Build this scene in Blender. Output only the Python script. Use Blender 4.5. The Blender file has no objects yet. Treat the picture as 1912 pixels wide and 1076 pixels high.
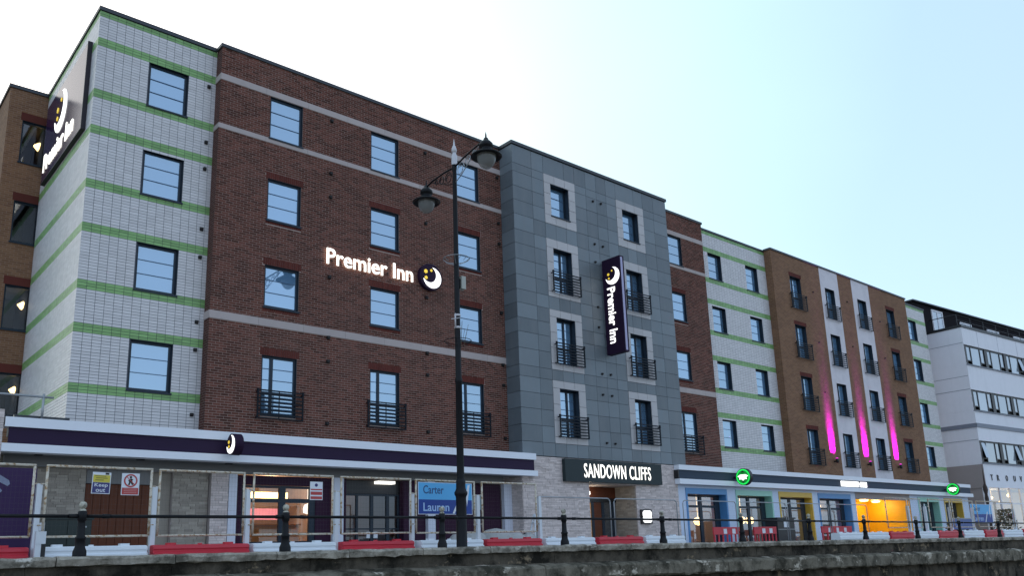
import bpy, bmesh, math, random
from mathutils import Vector, Matrix
random.seed(7)
C = bpy.context.scene.collection
S = bpy.context.scene
PI = math.pi

# ------------------------------------------------------------------ camera
cam_d = bpy.data.cameras.new('camera'); cam = bpy.data.objects.new('camera', cam_d); C.objects.link(cam)
YAW, PITCH, ROLL = math.radians(40.5887), math.radians(12.961), math.radians(-1.7060)
F_ = Vector((math.sin(YAW)*math.cos(PITCH), math.cos(YAW)*math.cos(PITCH), math.sin(PITCH)))
R_ = Vector((math.cos(YAW), -math.sin(YAW), 0)); U_ = R_.cross(F_)
R2 = R_*math.cos(ROLL)+U_*math.sin(ROLL); U2 = -R_*math.sin(ROLL)+U_*math.cos(ROLL)
m = Matrix.Identity(4)
for i in range(3):
    m[i][0] = R2[i]; m[i][1] = U2[i]; m[i][2] = -F_[i]
m[0][3], m[1][3], m[2][3] = 0, 0, -0.15
cam.matrix_world = m
cam_d.sensor_fit = 'HORIZONTAL'; cam_d.sensor_width = 36; cam_d.lens = 29.288
cam_d.shift_x = 0.01772; cam_d.shift_y = 0.06991
cam_d.clip_start = 0.1; cam_d.clip_end = 3000
S.camera = cam

# ------------------------------------------------------------------ sky, sun, exposure
SUN_EL, SUN_AZ = math.radians(24), math.radians(5)      # azimuth from +Y towards +X: behind the hotel
W = bpy.data.worlds.new('World'); S.world = W; W.use_nodes = True
wn, wl = W.node_tree.nodes, W.node_tree.links
wn.clear()
sky = wn.new('ShaderNodeTexSky'); sky.sky_type = 'NISHITA'; sky.sun_disc = False
sky.sun_elevation = SUN_EL; sky.sun_rotation = SUN_AZ; sky.air_density = 1.0; sky.dust_density = 1.4; sky.ozone_density = 1.5
bg = wn.new('ShaderNodeBackground'); bg.inputs['Strength'].default_value = 0.07
wl.new(sky.outputs[0], bg.inputs['Color'])
# thin high cloud veil: whiter towards the hidden sun, bluer away from it, a little patchy
dvec = Vector((math.sin(SUN_AZ)*math.cos(SUN_EL), math.cos(SUN_AZ)*math.cos(SUN_EL), math.sin(SUN_EL)))
tc = wn.new('ShaderNodeTexCoord'); nz = wn.new('ShaderNodeTexNoise'); nz.inputs['Scale'].default_value = 1.4; nz.inputs['Detail'].default_value = 4
mp = wn.new('ShaderNodeMapping'); mp.inputs['Scale'].default_value = (1, 1, 2.0)
wl.new(tc.outputs['Generated'], mp.inputs[0]); wl.new(mp.outputs[0], nz.inputs['Vector'])
nv = wn.new('ShaderNodeVectorMath'); nv.operation = 'NORMALIZE'; wl.new(tc.outputs['Generated'], nv.inputs[0])
dt = wn.new('ShaderNodeVectorMath'); dt.operation = 'DOT_PRODUCT'; dt.inputs[1].default_value = dvec; wl.new(nv.outputs[0], dt.inputs[0])
m1 = wn.new('ShaderNodeMath'); m1.operation = 'MULTIPLY_ADD'; m1.inputs[1].default_value = 0.5; m1.inputs[2].default_value = 0.5; wl.new(dt.outputs['Value'], m1.inputs[0])
m2 = wn.new('ShaderNodeMath'); m2.operation = 'MULTIPLY_ADD'; m2.inputs[1].default_value = 0.10; wl.new(nz.outputs['Fac'], m2.inputs[0]); 
m3 = wn.new('ShaderNodeMath'); m3.operation = 'SUBTRACT'; m3.inputs[1].default_value = 0.05; wl.new(m1.outputs[0], m3.inputs[0]); wl.new(m3.outputs[0], m2.inputs[2])
rp = wn.new('ShaderNodeValToRGB')
stops = [(0.18, (0.40, 0.48, 0.61)), (0.62, (0.38, 0.505, 0.66)), (0.755, (0.375, 0.525, 0.63)), (0.825, (0.44, 0.62, 0.64)), (0.895, (0.53, 0.68, 0.655)), (0.93, (0.61, 0.71, 0.66)), (0.962, (0.74, 0.77, 0.73)), (0.985, (0.9, 0.89, 0.86))]
while len(rp.color_ramp.elements) < len(stops): rp.color_ramp.elements.new(0.5)
for e, (p_, c_) in zip(rp.color_ramp.elements, stops): e.position = p_; e.color = (*c_, 1)
wl.new(m2.outputs[0], rp.inputs[0])
bg2 = wn.new('ShaderNodeBackground'); bg2.inputs['Strength'].default_value = 1.0
wl.new(rp.outputs[0], bg2.inputs['Color'])
ad = wn.new('ShaderNodeAddShader'); wo = wn.new('ShaderNodeOutputWorld')
wl.new(bg.outputs[0], ad.inputs[0]); wl.new(bg2.outputs[0], ad.inputs[1]); wl.new(ad.outputs[0], wo.inputs[0])
sd = bpy.data.lights.new('sun', 'SUN'); sd.energy = 0.5; sd.angle = math.radians(12); sd.color = (1, 0.93, 0.82)
sun = bpy.data.objects.new('sun', sd); C.objects.link(sun)
sun.rotation_euler = dvec.to_track_quat('Z', 'Y').to_euler(); sun.location = (0, 0, 60)
S.view_settings.view_transform = 'Standard'; S.view_settings.look = 'None'
S.view_settings.exposure = 0.33; S.view_settings.gamma = 1.0; S.view_settings.use_curve_mapping = False

# ------------------------------------------------------------------ materials
def mat(name, col, rough=0.6, metal=0.0, spec=0.5, var=0.0, vscale=3.0, stain=None, sscale=0.8, bump=0.0, bscale=40.0,
        island=0.0, alpha=None, coat=0.0, streak=False, stain_lo=0.45, stain_hi=0.7):
    m = bpy.data.materials.new(name); m.use_nodes = True
    n, l = m.node_tree.nodes, m.node_tree.links
    b = n['Principled BSDF']
    b.inputs['Roughness'].default_value = rough; b.inputs['Metallic'].default_value = metal
    b.inputs['Specular IOR Level'].default_value = spec
    if coat: b.inputs['Coat Weight'].default_value = coat; b.inputs['Coat Roughness'].default_value = 0.08
    b.inputs['Base Color'].default_value = (*col, 1)
    cur = None
    tcx = n.new('ShaderNodeTexCoord')
    def val(v):
        x = n.new('ShaderNodeValue'); x.outputs[0].default_value = v; return x.outputs[0]
    def mth(op, a, bb):
        x = n.new('ShaderNodeMath'); x.operation = op
        for i, q in enumerate((a, bb)):
            if isinstance(q, (int, float)): x.inputs[i].default_value = q
            else: l.new(q, x.inputs[i])
        return x.outputs[0]
    fac = None
    if island:
        g = n.new('ShaderNodeNewGeometry'); oi = n.new('ShaderNodeObjectInfo')
        r = mth('FRACT', mth('ADD', g.outputs['Random Per Island'], oi.outputs['Random']), 0)
        fac = mth('MULTIPLY_ADD', r, 2*island); n_ = fac.node; n_.inputs[2].default_value = 1-island
    if var:
        nz = n.new('ShaderNodeTexNoise'); nz.inputs['Scale'].default_value = vscale; nz.inputs['Detail'].default_value = 6; nz.inputs['Roughness'].default_value = 0.65
        l.new(tcx.outputs['Object'], nz.inputs['Vector'])
        f2 = mth('MULTIPLY_ADD', nz.outputs['Fac'], 2*var); f2.node.inputs[2].default_value = 1-var
        fac = f2 if fac is None else mth('MULTIPLY', fac, f2)
    if fac is not None:
        mx = n.new('ShaderNodeVectorMath'); mx.operation = 'SCALE'; mx.inputs[0].default_value = col
        l.new(fac, mx.inputs['Scale']); cur = mx.outputs[0]
    if stain is not None:
        ns = n.new('ShaderNodeTexNoise'); ns.inputs['Scale'].default_value = sscale; ns.inputs['Detail'].default_value = 9; ns.inputs['Roughness'].default_value = 0.7
        if streak:
            mpp = n.new('ShaderNodeMapping'); mpp.inputs['Scale'].default_value = (3, 3, 0.35)
            l.new(tcx.outputs['Object'], mpp.inputs[0]); l.new(mpp.outputs[0], ns.inputs['Vector'])
        else: l.new(tcx.outputs['Object'], ns.inputs['Vector'])
        rr = n.new('ShaderNodeMapRange'); rr.inputs[1].default_value = stain_lo; rr.inputs[2].default_value = stain_hi
        l.new(ns.outputs['Fac'], rr.inputs[0])
        mm = n.new('ShaderNodeMix'); mm.data_type = 'RGBA'
        l.new(rr.outputs[0], mm.inputs[0])
        if cur is not None: l.new(cur, mm.inputs[6])
        else: mm.inputs[6].default_value = (*col, 1)
        mm.inputs[7].default_value = (*stain, 1); cur = mm.outputs[2]
    if cur is not None: l.new(cur, b.inputs['Base Color'])
    if bump:
        nb = n.new('ShaderNodeTexNoise'); nb.inputs['Scale'].default_value = bscale; nb.inputs['Detail'].default_value = 6
        l.new(tcx.outputs['Object'], nb.inputs['Vector'])
        bp = n.new('ShaderNodeBump'); bp.inputs['Strength'].default_value = bump; bp.inputs['Distance'].default_value = 0.02
        l.new(nb.outputs['Fac'], bp.inputs['Height']); l.new(bp.outputs[0], b.inputs['Normal'])
    if alpha is not None: b.inputs['Alpha'].default_value = alpha
    return m

def emit(name, col, strength, base=None):
    m = bpy.data.materials.new(name); m.use_nodes = True
    b = m.node_tree.nodes['Principled BSDF']
    b.inputs['Base Color'].default_value = (*(base or col), 1); b.inputs['Roughness'].default_value = 0.5
    b.inputs['Emission Color'].default_value = (*col, 1); b.inputs['Emission Strength'].default_value = strength
    return m

def window_glass(name, back, mix, tint=(0.75, 0.85, 1.0), wob=0.015):
    """double glazing over a drawn blind: a diffuse blind seen through a mirror-like sheet"""
    m = bpy.data.materials.new(name); m.use_nodes = True
    n, l = m.node_tree.nodes, m.node_tree.links; n.clear()
    o = n.new('ShaderNodeOutputMaterial'); d = n.new('ShaderNodeBsdfDiffuse'); g = n.new('ShaderNodeBsdfGlossy'); mx = n.new('ShaderNodeMixShader')
    d.inputs[0].default_value = (*back, 1); g.inputs[0].default_value = (*tint, 1); g.inputs['Roughness'].default_value = 0.02
    tcx = n.new('ShaderNodeTexCoord'); nz = n.new('ShaderNodeTexNoise'); nz.inputs['Scale'].default_value = 1.3; nz.inputs['Detail'].default_value = 2
    oi = n.new('ShaderNodeObjectInfo'); av = n.new('ShaderNodeVectorMath'); av.operation = 'ADD'
    sc = n.new('ShaderNodeVectorMath'); sc.operation = 'SCALE'; sc.inputs['Scale'].default_value = 37.0
    cb = n.new('ShaderNodeCombineXYZ'); l.new(oi.outputs['Random'], cb.inputs[0]); l.new(oi.outputs['Random'], cb.inputs[2])
    l.new(cb.outputs[0], sc.inputs[0]); l.new(tcx.outputs['Object'], av.inputs[0]); l.new(sc.outputs[0], av.inputs[1]); l.new(av.outputs[0], nz.inputs['Vector'])
    bp = n.new('ShaderNodeBump'); bp.inputs['Strength'].default_value = wob*4; bp.inputs['Distance'].default_value = 0.05
    l.new(nz.outputs['Fac'], bp.inputs['Height']); l.new(bp.outputs[0], g.inputs['Normal'])
    mr = n.new('ShaderNodeMapRange'); mr.inputs[3].default_value = 0.72; mr.inputs[4].default_value = 1.22; l.new(oi.outputs['Random'], mr.inputs[0])
    bs = n.new('ShaderNodeVectorMath'); bs.operation = 'SCALE'; bs.inputs[0].default_value = back; l.new(mr.outputs[0], bs.inputs['Scale']); l.new(bs.outputs[0], d.inputs[0])
    mx.inputs[0].default_value = mix
    l.new(d.outputs[0], mx.inputs[1]); l.new(g.outputs[0], mx.inputs[2]); l.new(mx.outputs[0], o.inputs[0])
    return m

def clear_glass(name, refl=0.16, tint=(0.9, 0.95, 1.0), trans=(0.85, 0.9, 0.92)):
    m = bpy.data.materials.new(name); m.use_nodes = True
    n, l = m.node_tree.nodes, m.node_tree.links; n.clear()
    o = n.new('ShaderNodeOutputMaterial'); d = n.new('ShaderNodeBsdfTransparent'); g = n.new('ShaderNodeBsdfGlossy'); mx = n.new('ShaderNodeMixShader')
    d.inputs[0].default_value = (*trans, 1); g.inputs[0].default_value = (*tint, 1); g.inputs['Roughness'].default_value = 0.02
    fr = n.new('ShaderNodeFresnel'); fr.inputs[0].default_value = 1.6
    ma = n.new('ShaderNodeMath'); ma.operation = 'ADD'; ma.inputs[1].default_value = refl-0.06; ma.use_clamp = True
    l.new(fr.outputs[0], ma.inputs[0]); l.new(ma.outputs[0], mx.inputs[0])
    l.new(d.outputs[0], mx.inputs[1]); l.new(g.outputs[0], mx.inputs[2]); l.new(mx.outputs[0], o.inputs[0])
    return m

def brick_mat(name, c1, c2, mortar, bw=0.225, bh=0.075):
    m = bpy.data.materials.new(name); m.use_nodes = True
    n, l = m.node_tree.nodes, m.node_tree.links; b = n['Principled BSDF']; b.inputs['Roughness'].default_value = 0.85; b.inputs['Specular IOR Level'].default_value = 0.2
    g = n.new('ShaderNodeTexCoord'); sx = n.new('ShaderNodeSeparateXYZ'); cb = n.new('ShaderNodeCombineXYZ'); ad = n.new('ShaderNodeMath'); ad.operation = 'ADD'
    l.new(g.outputs['Object'], sx.inputs[0]); l.new(sx.outputs[0], ad.inputs[0]); l.new(sx.outputs[1], ad.inputs[1])
    l.new(ad.outputs[0], cb.inputs[0]); l.new(sx.outputs[2], cb.inputs[1])
    t = n.new('ShaderNodeTexBrick'); t.inputs['Scale'].default_value = 1; t.inputs['Brick Width'].default_value = bw; t.inputs['Row Height'].default_value = bh
    t.inputs['Mortar Size'].default_value = 0.006; t.inputs['Mortar Smooth'].default_value = 0.1
    t.inputs['Color1'].default_value = (*c1, 1); t.inputs['Color2'].default_value = (*c2, 1); t.inputs['Mortar'].default_value = (*mortar, 1)
    l.new(cb.outputs[0], t.inputs['Vector'])
    nz = n.new('ShaderNodeTexNoise'); nz.inputs['Scale'].default_value = 0.6; nz.inputs['Detail'].default_value = 6; l.new(g.outputs['Object'], nz.inputs['Vector'])
    mr = n.new('ShaderNodeMapRange'); mr.inputs[3].default_value = 0.75; mr.inputs[4].default_value = 1.25; l.new(nz.outputs['Fac'], mr.inputs[0])
    sc = n.new('ShaderNodeVectorMath'); sc.operation = 'SCALE'; l.new(t.outputs['Color'], sc.inputs[0]); l.new(mr.outputs[0], sc.inputs['Scale'])
    l.new(sc.outputs[0], b.inputs['Base Color'])
    bp = n.new('ShaderNodeBump'); bp.inputs['Strength'].default_value = 0.5; bp.inputs['Distance'].default_value = 0.008; bp.invert = True
    l.new(t.outputs['Fac'], bp.inputs['Height']); l.new(bp.outputs[0], b.inputs['Normal'])
    return m

def wall_mat(name, c, dark, light, sc, lt):
    """old sea wall: mottled cement, black weed stains and pale broken or limed patches"""
    m = mat(name, c, 0.95, spec=0.1, var=0.6, vscale=sc*2.5, stain=dark, sscale=sc, bump=1.0, bscale=15, stain_lo=0.44, stain_hi=0.60)
    n, l = m.node_tree.nodes, m.node_tree.links; b = n['Principled BSDF']; old = b.inputs['Base Color'].links[0].from_socket
    tcx = n.new('ShaderNodeTexCoord'); mp_ = n.new('ShaderNodeMapping'); mp_.inputs['Location'].default_value = (7.3, 2.1, 4.4); mp_.inputs['Scale'].default_value = (1, 1, 1.6); l.new(tcx.outputs['Object'], mp_.inputs[0])
    nz = n.new('ShaderNodeTexNoise'); nz.inputs['Scale'].default_value = sc*0.9; nz.inputs['Detail'].default_value = 10; nz.inputs['Roughness'].default_value = 0.72; l.new(mp_.outputs[0], nz.inputs['Vector'])
    rr = n.new('ShaderNodeMapRange'); rr.inputs[1].default_value = lt; rr.inputs[2].default_value = lt+0.05; l.new(nz.outputs['Fac'], rr.inputs[0])
    mx = n.new('ShaderNodeMix'); mx.data_type = 'RGBA'; l.new(rr.outputs[0], mx.inputs[0]); l.new(old, mx.inputs[6]); mx.inputs[7].default_value = (*light, 1)
    l.new(mx.outputs[2], b.inputs['Base Color']); return m

M = {}
M['brick'] = mat('red_brick', (0.125, 0.047, 0.034), 0.88, spec=0.2, island=0.45, var=0.38, vscale=0.55, stain=(0.19, 0.098, 0.076), sscale=0.45, stain_lo=0.5, stain_hi=1.0)
M['mortar'] = mat('mortar', (0.40, 0.31, 0.27), 0.95, spec=0.1, var=0.2)
M['lintel'] = mat('lintel_brick', (0.115, 0.030, 0.023), 0.85, spec=0.2, island=0.15)
M['stone'] = mat('pale_band_stone', (0.47, 0.40, 0.38), 0.8, spec=0.3, island=0.06, var=0.1, stain=(0.33, 0.29, 0.28), sscale=2.5, stain_lo=0.55, stain_hi=0.9)
M['tile'] = mat('white_glazed_tile', (0.68, 0.655, 0.655), 0.36, spec=0.35, island=0.07, var=0.08, vscale=0.8)
M['tile_green'] = mat('green_glazed_tile', (0.24, 0.43, 0.16), 0.36, spec=0.35, island=0.16, var=0.14)
M['tile_joint'] = mat('tile_joint', (0.10, 0.11, 0.13), 0.9, spec=0.1)
M['panel'] = mat('grey_slate_panel', (0.150, 0.180, 0.200), 0.42, spec=0.45, island=0.22, var=0.16, vscale=0.9, stain=(0.19, 0.20, 0.21), sscale=0.8, streak=True, stain_lo=0.45, stain_hi=0.95)
M['panel_joint'] = mat('panel_joint', (0.012, 0.016, 0.02), 0.8)
M['surround'] = mat('pale_surround_panel', (0.50, 0.48, 0.48), 0.55, spec=0.4, island=0.06, var=0.08)
M['brownbrick'] = brick_mat('brown_brick', (0.25, 0.132, 0.070), (0.18, 0.090, 0.050), (0.29, 0.20, 0.15))
M['redshadebrick'] = brick_mat('shaded_return_brick', (0.10, 0.036, 0.027), (0.075, 0.03, 0.024), (0.22, 0.17, 0.15))  # darker copy of the red brick: corner shade put into the colour
M['whiterender'] = mat('white_render', (0.72, 0.68, 0.71), 0.75, spec=0.3, var=0.06, stain=(0.58, 0.55, 0.58), sscale=0.7)
M['coping'] = mat('dark_metal_coping', (0.05, 0.055, 0.062), 0.45, metal=0.4)
M['frame'] = mat('blue_grey_window_frame', (0.014, 0.026, 0.042), 0.45, spec=0.35)
M['black'] = mat('black_paint', (0.012, 0.012, 0.014), 0.4, spec=0.5, var=0.2)
M['glass'] = window_glass('bedroom_window_glass', (0.13, 0.26, 0.42), 0.42, tint=(0.70, 0.87, 1.0))
M['glassdark'] = window_glass('dark_window_glass', (0.03, 0.035, 0.04), 0.30)
M['glassgrey'] = window_glass('grey_window_glass', (0.30, 0.34, 0.38), 0.35, tint=(0.9, 0.95, 1))
M['clear'] = clear_glass('shop_glass', 0.10)
M['clear2'] = clear_glass('shop_glass_shiny', 0.30, tint=(0.7, 0.85, 1.0))
M['clear3'] = clear_glass('entrance_glass', 0.10, tint=(0.75, 0.85, 1.0), trans=(0.6, 0.66, 0.7))
M['bar'] = mat('glazing_line', (0.08, 0.15, 0.25), 0.5)
M['vent'] = mat('vent_grille', (0.014, 0.012, 0.012), 0.7)
M['purple'] = mat('deep_purple_board', (0.026, 0.013, 0.042), 0.6, spec=0.2, var=0.08)
M['purplewall'] = mat('purple_wall_panel', (0.035, 0.010, 0.030), 0.65, spec=0.2, var=0.1)
M['cornice'] = mat('white_painted_cornice', (0.80, 0.83, 0.89), 0.4, spec=0.4, var=0.04, stain=(0.62, 0.64, 0.68), sscale=3, stain_lo=0.6, stain_hi=0.9, streak=True)
M['soffit'] = mat('grey_soffit', (0.20, 0.20, 0.20), 0.7)
M['pilaster'] = mat('white_pilaster', (0.66, 0.69, 0.78), 0.45, var=0.05)
M['slip'] = mat('buff_stone_slip', (0.64, 0.555, 0.525), 0.85, spec=0.2, island=0.17, var=0.12, vscale=6)
M['slipgap'] = mat('stone_slip_gap', (0.40, 0.345, 0.32), 0.9)
M['piersone'] = mat('grey_stone_brick', (0.36, 0.32, 0.27), 0.85, spec=0.2, island=0.2, var=0.15, vscale=4)
M['woodbrown'] = mat('brown_timber_door', (0.115, 0.034, 0.014), 0.55, spec=0.25, var=0.25, vscale=6)
M['woodorange'] = mat('orange_timber', (0.55, 0.26, 0.07), 0.45, var=0.2, vscale=5)
M['slate_sign'] = mat('dark_slate_sign', (0.020, 0.033, 0.036), 0.5, spec=0.3)
M['navy'] = mat('navy_fascia', (0.030, 0.050, 0.082), 0.55, spec=0.25, var=0.06)
M['paleblue'] = mat('pale_blue_paint', (0.56, 0.66, 0.82), 0.45, var=0.05)
M['blueframe'] = mat('blue_paint', (0.085, 0.26, 0.52), 0.42, var=0.06)
M['mint'] = mat('mint_paint', (0.32, 0.62, 0.50), 0.42, var=0.06)
M['yellow'] = mat('mustard_paint', (0.66, 0.42, 0.05), 0.42, var=0.06)
M['porchyellow'] = mat('yellow_porch_paint', (0.82, 0.46, 0.010), 0.5, var=0.06)
M['red'] = mat('red_plastic', (0.55, 0.024, 0.045), 0.42, var=0.18, vscale=2.5, stain=(0.36, 0.13, 0.13), sscale=3, stain_lo=0.60, stain_hi=0.88)
M['whiteplastic'] = mat('white_plastic', (0.74, 0.78, 0.82), 0.45, var=0.08, vscale=2, stain=(0.48, 0.48, 0.46), sscale=3, stain_lo=0.56, stain_hi=0.88)
M['postwhite'] = mat('white_fence_post', (0.66, 0.69, 0.73), 0.45, var=0.08, stain=(0.45, 0.40, 0.34), sscale=4, stain_lo=0.6, stain_hi=0.9)
M['fencerust'] = mat('weathered_galvanised', (0.62, 0.56, 0.46), 0.6, metal=0.1, stain=(0.30, 0.16, 0.05), sscale=11, stain_lo=0.48, stain_hi=0.60)
M['galv'] = mat('galvanised_tube', (0.36, 0.38, 0.40), 0.45, metal=0.6, var=0.15)
M['wire'] = mat('mesh_wire', (0.10, 0.10, 0.10), 0.6, metal=0.4)
M['iron'] = mat('black_cast_iron', (0.0045, 0.005, 0.007), 0.5, spec=0.25, var=0.3, vscale=8, bump=0.15, bscale=60)
M['balcony'] = mat('black_balcony_steel', (0.008, 0.012, 0.018), 0.55, spec=0.2)
M['finial'] = mat('pale_finial', (0.50, 0.47, 0.38), 0.6, stain=(0.10, 0.09, 0.07), sscale=14, stain_lo=0.45, stain_hi=0.62)
M['silver'] = mat('silver_paint', (0.58, 0.56, 0.58), 0.45, metal=0.2)
M['cement'] = wall_mat('weathered_concrete', (0.105, 0.090, 0.070), (0.024, 0.022, 0.018), (0.27, 0.21, 0.14), 1.1, 0.585)
M['coping_stone'] = wall_mat('weathered_coping', (0.36, 0.325, 0.27), (0.13, 0.118, 0.095), (0.55, 0.51, 0.45), 2.4, 0.58)
M['ledge'] = wall_mat('mossy_ledge', (0.19, 0.168, 0.130), (0.048, 0.044, 0.033), (0.50, 0.45, 0.37), 1.5, 0.575)
M['pave'] = mat('paving', (0.40, 0.39, 0.37), 0.9, var=0.2, bump=0.3)
M['asphalt'] = mat('asphalt', (0.05, 0.05, 0.052), 0.9, var=0.2, bump=0.4, bscale=90)
M['sand'] = mat('low_bounce_sand', (0.16, 0.135, 0.10), 0.9, var=0.25, vscale=1.5, bump=0.6, bscale=20)  # kept dark so less light bounces up under the wall's ledges
M['concrete_roof'] = mat('flat_roof_felt', (0.10, 0.10, 0.10), 0.9, var=0.2)
M['twhite'] = mat('white_cladding', (0.80, 0.80, 0.85), 0.55, var=0.05, stain=(0.68, 0.69, 0.73), sscale=0.6, streak=True, stain_lo=0.5, stain_hi=0.9)
M['tgrey'] = mat('grey_stripe', (0.20, 0.22, 0.27), 0.5)
M['tbrown'] = mat('taupe_wall', (0.34, 0.30, 0.29), 0.7, var=0.06)
M['pent'] = mat('dark_penthouse_cladding', (0.016, 0.014, 0.017), 0.9, spec=0.08)
M['lamp_on'] = emit('warm_lamp', (1.0, 0.66, 0.28), 3.2)
M['glow_white'] = emit('lit_sign_white', (1.0, 0.95, 0.85), 1.25)
M['glow_white2'] = emit('lit_sign_cool', (1.0, 0.98, 0.95), 1.25)
M['glow_yellow'] = emit('lit_star_yellow', (0.9, 0.62, 0.06), 0.55)
M['glow_green'] = emit('lit_green', (0.01, 0.80, 0.10), 0.8, (0.02, 0.4, 0.05))
M['glow_green_dark'] = emit('lit_green_centre', (0.0, 0.30, 0.03), 0.5, (0.01, 0.15, 0.02))
M['signdark'] = mat('dark_purple_sign', (0.030, 0.013, 0.048), 0.2, spec=0.12)
M['signmatt'] = mat('dark_purple_sign_matt', (0.022, 0.009, 0.030), 0.6, spec=0.15)
M['signedge'] = mat('lavender_sign_edge', (0.42, 0.40, 0.60), 0.4)
M['signblack'] = mat('sign_edge_black', (0.014, 0.008, 0.016), 0.5)
M['sky_blue'] = mat('light_blue_banner', (0.10, 0.44, 0.80), 0.5)
M['deep_blue'] = mat('deep_blue_banner', (0.010, 0.050, 0.28), 0.5)
M['print_blue'] = mat('blue_print', (0.02, 0.07, 0.20), 0.5)
M['print_white'] = mat('white_print', (0.72, 0.75, 0.8), 0.5)
M['print_red'] = mat('red_print', (0.45, 0.05, 0.05), 0.5)
M['print_yellow'] = mat('yellow_print', (0.62, 0.52, 0.06), 0.5)
M['print_navy'] = mat('navy_print', (0.04, 0.04, 0.16), 0.5)
M['print_black'] = mat('black_print', (0.02, 0.02, 0.02), 0.5)
M['hoard'] = mat('purple_hoarding', (0.050, 0.026, 0.085), 0.6, spec=0.2, var=0.08)
M['hoardmark'] = mat('grey_blue_print', (0.22, 0.25, 0.36), 0.5)
M['dkgreen'] = mat('dark_green_cabinet', (0.010, 0.022, 0.020), 0.45)
M['roombeige'] = mat('interior_beige', (0.50, 0.38, 0.33), 0.8)
M['roomgrey'] = mat('interior_grey', (0.30, 0.24, 0.235), 0.8)
M['roomdark'] = mat('dark_bedroom', (0.05, 0.045, 0.045), 0.8)
M['pinkprint'] = emit('pink_lit_sign', (1.0, 0.35, 0.5), 0.35, (0.8, 0.3, 0.4))
M['rubble'] = mat('rubble_sheet', (0.40, 0.40, 0.39), 0.8, var=0.3, vscale=8)
M['bowl'] = mat('lantern_bowl', (0.30, 0.30, 0.29), 0.15, spec=0.4, alpha=0.62)
M['sensor'] = mat('dull_grey_plastic', (0.12, 0.12, 0.12), 0.6)
M['leaf'] = mat('dry_leaf', (0.10, 0.085, 0.045), 0.7, island=0.5)

# ------------------------------------------------------------------ mesh helpers
BASE = {}
class MB:
    def __init__(s): s.v = []; s.f = []; s.mi = []; s.cur = 0; s.smooth = []
    def quad(s, a, b, c, d, sm=False):
        i = len(s.v); s.v += [a, b, c, d]; s.f.append((i, i+1, i+2, i+3)); s.mi.append(s.cur); s.smooth.append(sm)
    def box(s, x0, x1, y0, y1, z0, z1, back=True, j=0.0):
        i = len(s.v)
        s.v += [(x0, y0, z0), (x1, y0, z0), (x1, y1, z0), (x0, y1, z0), (x0, y0, z1), (x1, y0, z1), (x1, y1, z1), (x0, y1, z1)]
        if j: s.v[i:] = [tuple(c+random.uniform(-j, j) for c in p) for p in s.v[i:]]
        fs = [(0, 1, 5, 4), (1, 2, 6, 5), (3, 0, 4, 7), (4, 5, 6, 7), (3, 2, 1, 0)]
        if back: fs.append((2, 3, 7, 6))
        for q in fs: s.f.append(tuple(i+k for k in q)); s.mi.append(s.cur); s.smooth.append(False)
    def tube(s, pts, r, n=8, cap=True, closed=False):
        pts = [Vector(p) for p in pts]; rs = r if isinstance(r, (list, tuple)) else [r]*len(pts)
        base = len(s.v); N = len(pts)
        for k, p in enumerate(pts):
            if closed: t = pts[(k+1) % N]-pts[k-1]
            else: t = (pts[min(k+1, N-1)]-pts[max(k-1, 0)])
            t.normalize()
            up = Vector((0, 0, 1)) if abs(t.z) < 0.9 else Vector((1, 0, 0))
            a = t.cross(up).normalized(); b = a.cross(t)
            for i in range(n):
                an = 2*PI*i/n; q = p+a*math.cos(an)*rs[k]+b*math.sin(an)*rs[k]; s.v.append(tuple(q))
        for k in range(N if closed else N-1):
            k2 = (k+1) % N
            for i in range(n):
                j = (i+1) % n
                s.f.append((base+k*n+i, base+k*n+j, base+k2*n+j, base+k2*n+i)); s.mi.append(s.cur); s.smooth.append(n > 5)
        if cap and not closed:
            s.f.append(tuple(base+i for i in range(n))[::-1]); s.mi.append(s.cur); s.smooth.append(False)
            s.f.append(tuple(base+(N-1)*n+i for i in range(n))); s.mi.append(s.cur); s.smooth.append(False)
    def lathe(s, prof, cx, cy, n=20, smooth=True):
        base = len(s.v)
        for r, z in prof:
            for i in range(n): s.v.append((cx+r*math.cos(2*PI*i/n), cy+r*math.sin(2*PI*i/n), z))
        for k in range(len(prof)-1):
            for i in range(n):
                j = (i+1) % n
                s.f.append((base+k*n+i, base+k*n+j, base+(k+1)*n+j, base+(k+1)*n+i)); s.mi.append(s.cur); s.smooth.append(smooth)
    def poly(s, pts, o, u, v, depth):
        """extruded flat polygon; pts counter-clockwise in (u,v); front faces u x v"""
        o, u, v = Vector(o), Vector(u), Vector(v); nn = u.cross(v)
        i = len(s.v); N = len(pts)
        for a, b in pts: s.v.append(tuple(o+u*a+v*b+nn*depth))
        for a, b in pts: s.v.append(tuple(o+u*a+v*b))
        s.f.append(tuple(range(i, i+N))); s.mi.append(s.cur); s.smooth.append(False)
        for k in range(N):
            k2 = (k+1) % N
            s.f.append((i+N+k, i+N+k2, i+k2, i+k)); s.mi.append(s.cur); s.smooth.append(False)
    def build(s, name, mats, parent=None, origin=None, **props):
        if not isinstance(mats, (list, tuple)): mats = [mats]
        me = bpy.data.meshes.new(name)
        if parent is not None: o0 = BASE[parent.name]
        else: o0 = Vector(origin) if origin is not None else Vector((0, 0, 0))
        me.from_pydata([(p[0]-o0[0], p[1]-o0[1], p[2]-o0[2]) for p in s.v], [], s.f)
        for mm in mats: me.materials.append(mm)
        me.polygons.foreach_set('material_index', s.mi); me.polygons.foreach_set('use_smooth', s.smooth)
        me.update()
        ob = bpy.data.objects.new(name, me); C.objects.link(ob)
        if parent is not None: ob.parent = parent
        else: ob.location = o0
        BASE[ob.name] = o0
        for k, v in props.items(): ob[k] = v
        return ob

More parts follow.
